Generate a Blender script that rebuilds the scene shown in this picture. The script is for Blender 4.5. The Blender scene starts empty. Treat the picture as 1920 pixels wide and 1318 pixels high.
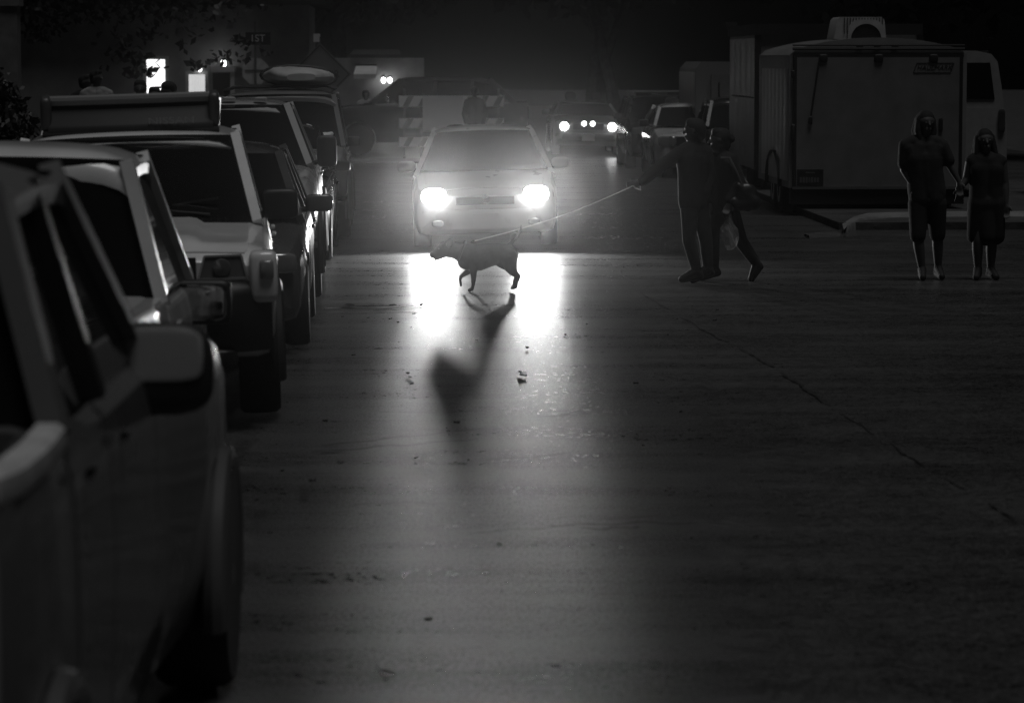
import bpy, bmesh, math, random
from mathutils import Vector, Matrix, Quaternion
import numpy as np
R = math.radians
SC = bpy.context.scene
COL = SC.collection
random.seed(7)

# ------------------------------------------------------------------ camera
F = 6000.0                    # focal length in photo pixels (1920 wide)
H = 2.2
VX, VY = 770.0, 115.0         # where the street's direction vanishes
cam_d = bpy.data.cameras.new('camera'); cam = bpy.data.objects.new('camera', cam_d); COL.objects.link(cam)
cam_d.sensor_width = 36.0; cam_d.lens = 36.0 * F / 1920.0
cam_d.clip_start = 0.5; cam_d.clip_end = 1000
yaw = math.atan2(960 - VX, F); pitch = math.atan2(659 - VY, math.hypot(F, 960 - VX))
cam.location = (0, 0, H); cam.rotation_euler = (R(90) - pitch, 0, -yaw)
cam_d.dof.use_dof = True; cam_d.dof.focus_distance = 33.0; cam_d.dof.aperture_fstop = 4.2
SC.camera = cam
CM = cam.rotation_euler.to_matrix()
def ray(px, py):
    return (CM @ Vector(((px - 960) / F, -(py - 659) / F, -1.0))).normalized()
def gp(px, py, z=0.0):        # photo pixel -> point on the ground
    d = ray(px, py); t = (z - H) / d.z
    return Vector((0, 0, H)) + d * t
def at(px, py, Y):            # photo pixel -> point at street depth Y
    d = ray(px, py); t = Y / d.y
    return Vector((0, 0, H)) + d * t

# ------------------------------------------------------------------ world, sun, exposure
w = bpy.data.worlds.new('World'); SC.world = w; w.use_nodes = True; w.cycles.sampling_method = 'NONE'
nt = w.node_tree; bg = nt.nodes['Background']
sky = nt.nodes.new('ShaderNodeTexSky'); sky.sky_type = 'NISHITA'; sky.sun_disc = False
SUN_EL, SUN_AZ = 76.0, 148.0
sky.sun_elevation = R(SUN_EL); sky.sun_rotation = R(SUN_AZ)
bw = nt.nodes.new('ShaderNodeRGBToBW')
nt.links.new(sky.outputs[0], bw.inputs[0]); nt.links.new(bw.outputs[0], bg.inputs[0])
bg.inputs[1].default_value = 0.00016
sd = bpy.data.lights.new('fill_light', 'SUN'); so = bpy.data.objects.new('fill_light', sd); COL.objects.link(so)
sd.energy = 0.55; sd.angle = R(24); sd.color = (1, 1, 1)
# added fill, no moon: from above and behind the camera, slightly from the right
so.rotation_euler = (R(90 - SUN_EL), 0, R(-(SUN_AZ - 180)))
SC.view_settings.view_transform = 'Standard'; SC.view_settings.look = 'None'
SC.view_settings.exposure = 0.0; SC.view_settings.gamma = 1.0; SC.view_settings.use_curve_mapping = False
SC.cycles.max_bounces = 6; SC.cycles.volume_bounces = 0
SC.cycles.sample_clamp_indirect = 0.4; SC.cycles.sample_clamp_direct = 45.0
SC.cycles.use_denoising = True; SC.cycles.denoising_prefilter = "NONE"
SC.cycles.use_adaptive_sampling = False

# ------------------------------------------------------------------ materials
MATS = {}
def mat(name, base=0.1, rough=0.5, metal=0.0, coat=0.0, spec=0.5, noise=0.0, nscale=8.0, bump=0.0, bscale=40.0, emit=0.0):
    if name in MATS: return MATS[name]
    m = bpy.data.materials.new(name); m.use_nodes = True; MATS[name] = m
    n = m.node_tree.nodes; l = m.node_tree.links; b = n['Principled BSDF']
    b.inputs['Base Color'].default_value = (base, base, base, 1)
    b.inputs['Roughness'].default_value = rough; b.inputs['Metallic'].default_value = metal
    b.inputs['Coat Weight'].default_value = coat; b.inputs['Coat Roughness'].default_value = 0.06
    b.inputs['Specular IOR Level'].default_value = spec
    if emit:
        b.inputs['Emission Color'].default_value = (1, 1, 1, 1); b.inputs['Emission Strength'].default_value = emit
    if noise or bump:
        tc = n.new('ShaderNodeTexCoord')
    if noise:
        t = n.new('ShaderNodeTexNoise'); t.inputs['Scale'].default_value = nscale; t.inputs['Detail'].default_value = 6
        l.new(tc.outputs['Object'], t.inputs['Vector'])
        r = n.new('ShaderNodeValToRGB'); lo, hi = base * (1 - noise), min(1, base * (1 + noise))
        r.color_ramp.elements[0].position = 0.3; r.color_ramp.elements[1].position = 0.7
        r.color_ramp.elements[0].color = (lo, lo, lo, 1); r.color_ramp.elements[1].color = (hi, hi, hi, 1)
        l.new(t.outputs['Fac'], r.inputs['Fac']); l.new(r.outputs['Color'], b.inputs['Base Color'])
        mr = n.new('ShaderNodeMapRange'); mr.inputs['To Min'].default_value = max(0.02, rough - 0.12); mr.inputs['To Max'].default_value = min(1, rough + 0.15)
        l.new(t.outputs['Fac'], mr.inputs['Value']); l.new(mr.outputs['Result'], b.inputs['Roughness'])
    if bump:
        t2 = n.new('ShaderNodeTexNoise'); t2.inputs['Scale'].default_value = bscale; t2.inputs['Detail'].default_value = 5
        l.new(tc.outputs['Object'], t2.inputs['Vector'])
        bp = n.new('ShaderNodeBump'); bp.inputs['Strength'].default_value = 0.6; bp.inputs['Distance'].default_value = bump
        l.new(t2.outputs['Fac'], bp.inputs['Height']); l.new(bp.outputs['Normal'], b.inputs['Normal'])
    return m

def glass(name, tint=0.25, rough=0.03):
    if name in MATS: return MATS[name]
    m = bpy.data.materials.new(name); m.use_nodes = True; MATS[name] = m
    n = m.node_tree.nodes; l = m.node_tree.links; n.remove(n['Principled BSDF'])
    out = n['Material Output']
    tr = n.new('ShaderNodeBsdfTransparent'); tr.inputs[0].default_value = (tint, tint, tint, 1)
    gl = n.new('ShaderNodeBsdfGlossy'); gl.inputs['Roughness'].default_value = rough; gl.inputs[0].default_value = (.9, .9, .9, 1)
    df = n.new('ShaderNodeBsdfDiffuse'); df.inputs[0].default_value = (.12, .12, .12, 1)
    fr = n.new('ShaderNodeFresnel'); fr.inputs['IOR'].default_value = 1.5
    mx = n.new('ShaderNodeMixShader'); mx2 = n.new('ShaderNodeMixShader'); mx2.inputs[0].default_value = 0.10   # a film of dust
    l.new(tr.outputs[0], mx2.inputs[1]); l.new(df.outputs[0], mx2.inputs[2])
    l.new(fr.outputs[0], mx.inputs[0]); l.new(mx2.outputs[0], mx.inputs[1]); l.new(gl.outputs[0], mx.inputs[2])
    l.new(mx.outputs[0], out.inputs['Surface'])
    return m

def emitter(name, s, sample='NONE'):
    if name in MATS: return MATS[name]
    m = bpy.data.materials.new(name); m.use_nodes = True; MATS[name] = m; m.cycles.emission_sampling = sample
    b = m.node_tree.nodes['Principled BSDF']; b.inputs['Base Color'].default_value = (.8, .8, .8, 1)
    b.inputs['Emission Color'].default_value = (1, 1, 1, 1); b.inputs['Emission Strength'].default_value = s
    return m

def asphalt(name, base, rough, bump):
    m = bpy.data.materials.new(name); m.use_nodes = True
    n = m.node_tree.nodes; l = m.node_tree.links; b = n['Principled BSDF']
    tc = n.new('ShaderNodeTexCoord')
    def noise(scale, det=6, sx=1, sy=1):
        mp = n.new('ShaderNodeMapping'); mp.inputs['Scale'].default_value = (sx, sy, 1)
        l.new(tc.outputs['Object'], mp.inputs['Vector'])
        t = n.new('ShaderNodeTexNoise'); t.inputs['Scale'].default_value = scale; t.inputs['Detail'].default_value = det
        t.inputs['Roughness'].default_value = 0.65
        l.new(mp.outputs[0], t.inputs['Vector']); return t.outputs['Fac']
    def math_(op, a, c):
        x = n.new('ShaderNodeMath'); x.operation = op
        for i, v in enumerate((a, c)):
            if isinstance(v, (int, float)): x.inputs[i].default_value = v
            else: l.new(v, x.inputs[i])
        return x.outputs[0]
    big, mid, fine = noise(0.35), noise(3.0, 8), noise(70, 4)
    worn = noise(0.9, 5, 0.35, 1.6); grit = noise(14, 8); dust = noise(34, 3, 1, .35); grain = noise(115, 3, 1, .17); speck = noise(60, 2, 1, .3)
    sp = n.new('ShaderNodeMapRange'); sp.inputs['From Min'].default_value = .95; sp.inputs['From Max'].default_value = 1.11; sp.inputs['To Min'].default_value = .08; sp.inputs['To Max'].default_value = .62
    l.new(math_('ADD', math_('MULTIPLY', grain, .7), math_('ADD', math_('MULTIPLY', speck, .45), math_('MULTIPLY', worn, .9))), sp.inputs['Value']); l.new(sp.outputs[0], b.inputs['Specular IOR Level'])
    v = n.new('ShaderNodeTexVoronoi'); v.inputs['Scale'].default_value = 55; l.new(tc.outputs['Object'], v.inputs['Vector'])
    s = math_('ADD', math_('MULTIPLY', big, 0.5), math_('ADD', math_('MULTIPLY', mid, 0.5), math_('ADD', math_('MULTIPLY', grit, 0.7), math_('ADD', math_('MULTIPLY', dust, .45), math_('ADD', math_('MULTIPLY', worn, 0.6), math_('ADD', math_('MULTIPLY', grain, .7), math_('MULTIPLY', speck, .45)))))))
    mr = n.new('ShaderNodeMapRange'); mr.inputs['From Min'].default_value = 1.68; mr.inputs['From Max'].default_value = 2.2
    mr.inputs['To Min'].default_value = base * 0.2; mr.inputs['To Max'].default_value = base * 1.9
    l.new(s, mr.inputs['Value']); l.new(mr.outputs[0], b.inputs['Base Color'])
    rr = n.new('ShaderNodeMapRange'); rr.inputs['From Min'].default_value = 0.3; rr.inputs['From Max'].default_value = 0.7
    rr.inputs['To Min'].default_value = rough - 0.10; rr.inputs['To Max'].default_value = rough + 0.14
    l.new(math_('ADD', math_('MULTIPLY', worn, 0.35), math_('ADD', math_('MULTIPLY', grit, 0.45), math_('MULTIPLY', dust, 0.2))), rr.inputs['Value']); l.new(rr.outputs[0], b.inputs['Roughness'])
    hgt = math_('ADD', math_('MULTIPLY', v.outputs['Distance'], 0.9), math_('ADD', math_('MULTIPLY', fine, 0.7), math_('MULTIPLY', mid, .8)))
    bp = n.new('ShaderNodeBump'); bp.inputs['Strength'].default_value = 1.0; bp.inputs['Distance'].default_value = bump
    l.new(hgt, bp.inputs['Height']); l.new(bp.outputs['Normal'], b.inputs['Normal'])
    return m

RUBBER = mat('rubber', .018, .8, noise=.3)
BLACKP = mat('black plastic', .022, .45, noise=.25, nscale=5)
CHROME = mat('chrome', .75, .12, metal=1)
ALLOY = mat('alloy wheel', .55, .3, metal=1)
LENS = mat('clear lamp lens', .5, .08, coat=1, metal=.6)
LENSD = mat('dark lamp lens', .12, .1, coat=1)
GLASS = glass('window glass', .10)
GLASSC = glass('clear windscreen glass', .35)
SEAT = mat('seat cloth', .05, .9, noise=.2)
MIRG = mat('mirror glass', .6, .04, metal=1)

# ------------------------------------------------------------------ mesh helpers
class MB:
    def __init__(s): s.v = []; s.f = []
    def add(s, vs, fs):
        o = len(s.v); s.v += [tuple(p) for p in vs]; s.f += [tuple(i + o for i in f) for f in fs]; return s
    def box(s, c, d, rot=None):
        c = Vector(c); vs = []
        for x in (-.5, .5):
            for y in (-.5, .5):
                for z in (-.5, .5):
                    p = Vector((x * d[0], y * d[1], z * d[2]))
                    if rot: p = rot @ p
                    vs.append(c + p)
        return s.add(vs, [(0, 1, 3, 2), (4, 6, 7, 5), (0, 4, 5, 1), (2, 3, 7, 6), (0, 2, 6, 4), (1, 5, 7, 3)])
    def rbox(s, c, d, e=0.35, rot=None, nu=20, nv=10):          # rounded box (superellipsoid); e=1 ellipsoid
        c = Vector(c); vs = []; fs = []
        def p(t, k): return math.copysign(abs(t) ** k, t)
        for j in range(1, nv):
            a = -math.pi / 2 + math.pi * j / nv
            for i in range(nu):
                b = 2 * math.pi * i / nu
                q = Vector((p(math.cos(a), e) * p(math.cos(b), e) * d[0] / 2, p(math.cos(a), e) * p(math.sin(b), e) * d[1] / 2, p(math.sin(a), e) * d[2] / 2))
                vs.append(c + (rot @ q if rot else q))
        for z in (-1, 1):
            q = Vector((0, 0, z * d[2] / 2)); vs.append(c + (rot @ q if rot else q))
        n = (nv - 1) * nu
        for j in range(nv - 2):
            for i in range(nu):
                k = (i + 1) % nu
                fs.append((j * nu + i, j * nu + k, (j + 1) * nu + k, (j + 1) * nu + i))
        for i in range(nu):
            k = (i + 1) % nu
            fs.append((n, k, i)); fs.append((n + 1, (nv - 2) * nu + i, (nv - 2) * nu + k))
        return s.add(vs, fs)
    def tube(s, pts, r, n=8, cap=True):
        pts = [Vector(p) for p in pts]; m = len(pts); rs = r if isinstance(r, (list, tuple)) else [r] * m
        vs = []; fs = []; up = None
        for i, p in enumerate(pts):
            t = (pts[min(i + 1, m - 1)] - pts[max(i - 1, 0)]).normalized()
            if up is None:
                up = Vector((0, 0, 1)) if abs(t.z) < .9 else Vector((0, 1, 0))
            a = t.cross(up).normalized(); b = a.cross(t).normalized(); up = b
            for k in range(n):
                q = 2 * math.pi * k / n
                vs.append(p + (a * math.cos(q) + b * math.sin(q)) * rs[i])
        for i in range(m - 1):
            for k in range(n):
                l = (k + 1) % n
                fs.append((i * n + k, i * n + l, (i + 1) * n + l, (i + 1) * n + k))
        if cap: fs.append(tuple(range(n - 1, -1, -1))); fs.append(tuple((m - 1) * n + k for k in range(n)))
        return s.add(vs, fs)
    def bar(s, a, b, wd, th, side=(0, 1, 0)):                     # rectangular bar from a to b; wd is measured along 'side'
        a, b, sd = Vector(a), Vector(b), Vector(side); t = (b - a).normalized()
        u = (sd - t * sd.dot(t)).normalized(); v = t.cross(u)
        vs = []
        for p in (a, b):
            for x, y in ((-1, -1), (1, -1), (1, 1), (-1, 1)): vs.append(p + u * wd / 2 * x + v * th / 2 * y)
        return s.add(vs, [(3, 2, 1, 0), (4, 5, 6, 7), (0, 1, 5, 4), (1, 2, 6, 5), (2, 3, 7, 6), (3, 0, 4, 7)])
    def lathe(s, prof, c=(0, 0, 0), axis='x', n=28):              # prof: (along axis, radius)
        c = Vector(c); vs = []; fs = []; m = len(prof)
        for h, r in prof:
            for k in range(n):
                q = 2 * math.pi * k / n; x, y = r * math.cos(q), r * math.sin(q)
                vs.append(c + Vector({'x': (h, x, y), 'y': (x, h, y), 'z': (x, y, h)}[axis]))
        for i in range(m - 1):
            for k in range(n):
                l = (k + 1) % n; fs.append((i * n + k, i * n + l, (i + 1) * n + l, (i + 1) * n + k))
        fs.append(tuple(range(n))); fs.append(tuple((m - 1) * n + k for k in range(n)))
        return s.add(vs, fs)
    def grid(s, rows):
        nr, nc = len(rows), len(rows[0]); vs = [p for r in rows for p in r]
        return s.add(vs, [(i * nc + j, i * nc + j + 1, (i + 1) * nc + j + 1, (i + 1) * nc + j) for i in range(nr - 1) for j in range(nc - 1)])
    def slab(s, rows, off):                                       # closed thin solid from a grid and an offset vector
        off = Vector(off); nr, nc = len(rows), len(rows[0])
        top = [Vector(p) for r in rows for p in r]; bot = [p + off for p in top]; N = nr * nc; f = []
        for i in range(nr - 1):
            for j in range(nc - 1):
                q = (i * nc + j, i * nc + j + 1, (i + 1) * nc + j + 1, (i + 1) * nc + j); f.append(q); f.append(tuple(N + k for k in reversed(q)))
        edge = [j for j in range(nc)] + [i * nc + nc - 1 for i in range(1, nr)] + [(nr - 1) * nc + j for j in range(nc - 2, -1, -1)] + [i * nc for i in range(nr - 2, 0, -1)]
        for a, b in zip(edge, edge[1:] + edge[:1]): f.append((b, a, N + a, N + b))
        return s.add(top + bot, f)
    def prism(s, outline, thick):                                 # outline: list of Vectors (planar), thick: extrusion vector
        o = [Vector(p) for p in outline]; t = Vector(thick); n = len(o)
        return s.add(o + [p + t for p in o], [tuple(range(n - 1, -1, -1)), tuple(range(n, 2 * n))] + [(i, (i + 1) % n, n + (i + 1) % n, n + i) for i in range(n)])
    def xf(s, M):
        s.v = [tuple(M @ Vector(p)) for p in s.v]; return s
    def build(s, name, m, parent=None, smooth=35):
        me = bpy.data.meshes.new(name); me.from_pydata(s.v, [], s.f)
        bm = bmesh.new(); bm.from_mesh(me); bmesh.ops.recalc_face_normals(bm, faces=bm.faces); bm.to_mesh(me); bm.free()
        if smooth:
            for p in me.polygons: p.use_smooth = True
            me.set_sharp_from_angle(angle=R(smooth))
        return link(name, me, m, parent)

def link(name, me, m, parent=None):
    o = bpy.data.objects.new(name, me); COL.objects.link(o)
    if m is not None: me.materials.clear(); me.materials.append(m)
    if parent is not None: o.parent = parent
    return o
def tag(o, label=None, cat=None, group=None, kind=None):
    if label: o['label'] = label
    if cat: o['category'] = cat
    if group: o['group'] = group
    if kind: o['kind'] = kind
    return o
def empty(name, loc, rot=(0, 0, 0), **k):
    o = bpy.data.objects.new(name, None); COL.objects.link(o); o.location = loc; o.rotation_euler = rot
    o.empty_display_size = .2
    return tag(o, **k)
def text(name, s, size, m, parent, M, ext=.002, shear=0.0):
    cu = bpy.data.curves.new(name, 'FONT'); cu.body = s; cu.size = size; cu.extrude = ext; cu.align_x = 'CENTER'; cu.align_y = 'CENTER'; cu.shear = shear
    t = bpy.data.objects.new('tmp', cu); COL.objects.link(t)
    dg = bpy.context.evaluated_depsgraph_get(); me = bpy.data.meshes.new_from_object(t.evaluated_get(dg))
    bpy.data.objects.remove(t); me.transform(M)
    return link(name, me, m, parent)
FACE_CAM = Matrix.Rotation(R(90), 4, 'X')         # text read from -Y
def interp(tab, x):
    if x <= tab[0][0]: return tab[0][1]
    for (a, p), (b, q) in zip(tab, tab[1:]):
        if x <= b:
            t = (x - a) / (b - a) if b > a else 0
            return p + (q - p) * t
    return tab[-1][1]
def lerp(a, b, t): return a + (b - a) * t

# blob: union of tapered capsules / ellipsoids -> one continuous smooth surface
def capsule(mb, a, ra, b, rb, n=20):
    a, b = Vector(a), Vector(b); t = b - a; L = t.length
    t = t.normalized() if L > 1e-6 else Vector((0, 0, 1))
    up = Vector((0, 0, 1)) if abs(t.z) < .9 else Vector((0, 1, 0)); u = t.cross(up).normalized(); v = u.cross(t)
    prof = [(-ra * math.cos(q), ra * math.sin(q)) for q in [math.pi / 2 * k / 4 for k in range(1, 5)]] + [(L + rb * math.sin(q), rb * math.cos(q)) for q in [math.pi / 2 * k / 4 for k in range(0, 4)]]
    vs = [a - t * ra]; fs = []
    for h, r in prof:
        for k in range(n):
            q = 2 * math.pi * k / n; vs.append(a + t * h + (u * math.cos(q) + v * math.sin(q)) * r)
    vs.append(b + t * rb); m = len(prof)
    for k in range(n):
        l = (k + 1) % n; fs.append((0, 1 + l, 1 + k)); fs.append((len(vs) - 1, 1 + (m - 1) * n + k, 1 + (m - 1) * n + l))
        for i in range(m - 1): fs.append((1 + i * n + k, 1 + i * n + l, 1 + (i + 1) * n + l, 1 + (i + 1) * n + k))
    mb.add(vs, fs)
def blob(name, parts, m, parent=None, voxel=.009, smooth=3, ysc=1.0):
    mb = MB()
    for p in parts:
        if p[0] == 'e': mb.rbox(p[1], p[2], 1.0, p[3] if len(p) > 3 else None, 16, 10)
        else:
            for i in range(0, len(p) - 2, 2): capsule(mb, p[i], p[i + 1], p[i + 2], p[i + 3])
    if ysc != 1: mb.v = [(x, y * ysc, z) for x, y, z in mb.v]
    me = bpy.data.meshes.new(name); me.from_pydata(mb.v, [], mb.f)
    bm = bmesh.new(); bm.from_mesh(me); bmesh.ops.recalc_face_normals(bm, faces=bm.faces); bm.to_mesh(me); bm.free()
    t = bpy.data.objects.new('tmp', me); COL.objects.link(t)
    md = t.modifiers.new('r', 'REMESH'); md.mode = 'VOXEL'; md.voxel_size = voxel
    if smooth:
        ms = t.modifiers.new('s', 'SMOOTH'); ms.factor = .5; ms.iterations = smooth
    dg = bpy.context.evaluated_depsgraph_get(); res = bpy.data.meshes.new_from_object(t.evaluated_get(dg))
    bpy.data.objects.remove(t)
    for p in res.polygons: p.use_smooth = True
    return link(name, res, m, parent)

# ================================================================== SETTING
ASPH = asphalt('worn asphalt', .055, .30, .0016)
SIDEW = mat('concrete pavement', .26, .85, noise=.35, nscale=2.5, bump=.004, bscale=30)
KERBM = mat('kerb concrete', .19, .8, noise=.3, nscale=4, bump=.003, bscale=40)
EARTH = mat('dry grass and earth', .05, .95, noise=.5, nscale=3, bump=.03, bscale=9)
TAR = mat('crack seal tar', .026, .4, noise=.3, nscale=6)
TARG = mat('smooth glossy tar', .03, .16)
SKID = mat('tyre rubber mark', .032, .44, noise=.4, nscale=9)

def sheet(name, x0, x1, y0, y1, z, m, nx=1, ny=1):
    b = MB(); b.grid([[(lerp(x0, x1, i / nx), lerp(y0, y1, j / ny), z) for i in range(nx + 1)] for j in range(ny + 1)])
    return tag(b.build(name, m, None, 0), kind='structure')
sheet('ground', -140, 140, -40, 260, -0.12, EARTH)
sheet('road', -3.05, 15, -30, 160, 0.0, ASPH, 6, 40)
sheet('cross_street', -60, 15, 78, 92, 0.004, ASPH, 6, 4)

def kerb(name, pts, wd, z1, m):
    b = MB()
    for (a, c) in zip(pts, pts[1:]):
        A, C = Vector((*a, z1 / 2)), Vector((*c, z1 / 2)); t = (C - A); L = t.length
        b.box((A + C) / 2, (wd, L, z1), Matrix.Rotation(math.atan2(-t.x, t.y), 3, 'Z'))
    return tag(b.build(name, m), kind='structure')
kerb('kerb', [(-3.12, -30), (-3.12, 78)], .15, .15, KERBM)
b = MB(); b.box((-4.3, 24, .07), (2.2, 108, .15)); tag(b.build('pavement', SIDEW), kind='structure')
b = MB(); b.box((-12, 24, .06), (13.1, 108, .13)); tag(b.build('verge', EARTH), kind='structure')
b = MB(); b.box((-1.15, 70.9, .012), (3.3, 2.6, .02)); b.box((.9, 71.4, .012), (.6, 1.6, .02)); tag(b.build('lit_concrete_apron', KERBM), kind='structure')  # pale concrete standing in for a pool of light on the ground

# kerbed island on the right, its end rounded and dropped towards the road
def island():
    b = MB(); out = []
    p = [gp(1578, 446), gp(1590, 437), gp(1612, 429), gp(1640, 425), gp(1680, 423.5)]
    near = [Vector((q.x, q.y, 0)) for q in p]
    y0 = near[-1].y
    front = near + [Vector((7.3, y0 + .15, 0)), Vector((14.5, y0 + .4, 0))]
    back = [Vector((q.x, q.y + .55 + .05 * i, 0)) for i, q in enumerate(front)]
    back[0] = front[0] + Vector((.05, .12, 0))
    hs = [.05, .09, .13, .15, .15, .15, .15]
    rows = []
    for (f, k, h) in zip(front, back, hs):
        rows.append([f, f + Vector((0, .015, h * .75)), f + Vector((0, .06, h)), k + Vector((0, -.05, h)), k])
    b.grid(rows); b.add(rows[0], [(0, 1, 2, 3, 4)])
    tag(b.build('kerb_island', KERBM), kind='structure')
    b = MB(); r2 = []
    for px in (1518, 1530, 1550, 1576):
        q = gp(px, 447 - 4 * math.sin((px - 1518) / 58 * 1.5)); r2.append([q, q + Vector((0, .05, .03)), q + Vector((0, .5, .03)), q + Vector((0, .6, 0))])
    b.grid(r2); tag(b.build('kerb_apron', mat('worn kerb patch', .07, .8, noise=.3)), kind='structure')
island()
b = MB(); b.box((11.4, 49.2, .05), (11.6, 15, .1)); tag(b.build('parking_verge', EARTH), kind='structure')

# marks lying in the road
_k = [0]
def strip(name, pix, wd, m, wob=.3):
    P = [gp(x, y) for x, y in pix]; Q = []
    for a, c in zip(P, P[1:]):
        for i in range(10): Q.append(a.lerp(c, i / 10))
    Q.append(P[-1]); rows = []; ph = random.random() * 9
    for i, q in enumerate(Q):
        t = (Q[min(i + 1, len(Q) - 1)] - Q[max(i - 1, 0)]).normalized(); n = Vector((-t.y, t.x, 0))
        e = min(1, i / 3 + .15, (len(Q) - 1 - i) / 3 + .15)
        k = wd / 2 * e * (1 + wob * math.sin(i * 1.7 + ph) + wob * random.uniform(-.6, .6)); s = n * wd * .5 * math.sin(i * .6 + ph)
        rows.append([q + n * k + s, q - n * k + s])
    _k[0] += 1; z = .0045 + .0016 * (_k[0] % 6)
    rows = [[Vector((p.x, p.y, z)) for p in r] for r in rows]
    b = MB(); b.grid(rows); return tag(b.build(name, m, None, 0), kind='structure')
for seam, sw in (([(1135, 484), (1160, 508), (1186, 534)], .022), ([(1196, 545), (1216, 560), (1262, 584)], .018), ([(1276, 593), (1300, 607), (1338, 630), (1366, 643)], .024), ([(1384, 652), (1424, 676), (1452, 691)], .016),
                 ([(1462, 699), (1500, 724), (1528, 745), (1556, 762)], .020), ([(1572, 775), (1604, 792), (1640, 816)], .014), ([(1668, 832), (1702, 857), (1732, 873)], .016), ([(1768, 897), (1814, 921)], .012), ([(1850, 943), (1900, 976)], .012)):
    strip('asphalt_seam', seam, sw, TAR, .6)
for p, wd, m in [
    ([(606, 581), (640, 578), (700, 574)], .05, TARG), ([(640, 572), (690, 578), (745, 573)], .10, TARG), ([(612, 589), (700, 588), (790, 585), (830, 582)], .035, TARG),
    ([(640, 584), (720, 583), (760, 581)], .03, TARG), ([(700, 583), (760, 577), (830, 571)], .03, TARG), ([(560, 563), (640, 561), (700, 558)], .04, TAR), ([(600, 568), (660, 569), (725, 566)], .03, TAR),
    ([(595, 572), (650, 570)], .03, TAR),
    ([(1185, 628), (1300, 625), (1420, 627), (1510, 627)], .018, TARG), ([(1190, 632), (1300, 629), (1400, 631), (1480, 630)], .02, TAR),
    ([(1225, 749), (1270, 745), (1312, 741)], .02, TAR), ([(1290, 688), (1350, 685)], .016, TAR),
    ([(600, 840), (700, 828), (800, 818), (905, 807)], .05, SKID), ([(585, 852), (700, 842), (790, 836), (895, 826)], .06, SKID), ([(855, 866), (950, 862), (1075, 850)], .05, SKID),
    ([(690, 772), (800, 776), (905, 772)], .03, SKID), ([(990, 776), (1070, 771), (1110, 778)], .05, SKID), ([(1000, 784), (1040, 781)], .04, SKID),
    ([(870, 1004), (960, 997), (1060, 991)], .035, SKID), ([(1010, 990), (1100, 988), (1210, 984), (1310, 986)], .05, SKID), ([(1090, 993), (1150, 992), (1200, 988)], .07, SKID), ([(1100, 975), (1250, 970)], .04, SKID),
    ([(660, 950), (740, 944), (830, 946)], .04, SKID), ([(760, 860), (820, 874), (880, 868)], .03, SKID)]:
    strip('tar_patch' if m is not SKID else 'skid_mark', p, wd, m)

# fallen leaves and bits of litter
LEAFM = mat('dead leaf', .03, .8)
def leaf_mesh(k):
    rr = random.Random(k); b = MB(); L = 1.0
    prof = [(0, .02), (.15, .2), (.4, .36), (.7, .26), (1, .02)]
    rows = []
    for t, wv in prof:
        rows.append([(-wv, t - .5, .10 + .22 * abs(t - .5) + rr.uniform(0, .12)), (0, t - .5, .03), (wv, t - .5, .12 + .25 * abs(t - .5) + rr.uniform(0, .12))])
    b.slab(rows, (0, 0, .03)); return b
proto = [leaf_mesh(k) for k in range(4)]
leaf_src = []
for i, bb in enumerate(proto):
    me = bpy.data.meshes.new('fallen_leaf'); me.from_pydata(bb.v, [], bb.f); me.materials.append(LEAFM); leaf_src.append(me)
spots = [(765, 703, 9), (769, 709, 5), (772, 722, 6), (975, 702, 9), (981, 707, 11), (988, 655, 9), (1026, 513, 5), (779, 862, 9), (856, 796, 9), (803, 1166, 10), (1192, 722, 7), (1340, 603, 6), (1270, 600, 5),
         (1252, 631, 6), (530, 886, 9), (586, 906, 10), (684, 924, 6), (663, 668, 6), (790, 574, 6), (776, 591, 6), (732, 600, 5), (1060, 630, 5), (1411, 584, 4), (878, 866, 6), (771, 616, 4), (746, 607, 6),
         (1017, 684, 5), (1100, 610, 4), (893, 640, 5), (642, 596, 5), (610, 792, 7), (1206, 838, 6), (1276, 775, 6), (1345, 583, 4), (1290, 515, 4), (1170, 503, 3), (930, 575, 4), (690, 598, 5)]
for i, (x, y, sz) in enumerate(spots):
    p = gp(x, y); s = (y - VY) / H; o = bpy.data.objects.new('fallen_leaf', leaf_src[i % 4]); COL.objects.link(o)
    k = min(.075, sz / s * 1.35); o.location = (p.x, p.y, .006); o.scale = (k, k, k * random.uniform(.8, 1.5)); o.rotation_euler = (random.uniform(-.2, .2), 0, random.uniform(0, 6.28))
    tag(o, 'small dark curled leaf lying on the asphalt', 'leaf', 'fallen leaves scattered on the road')

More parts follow.
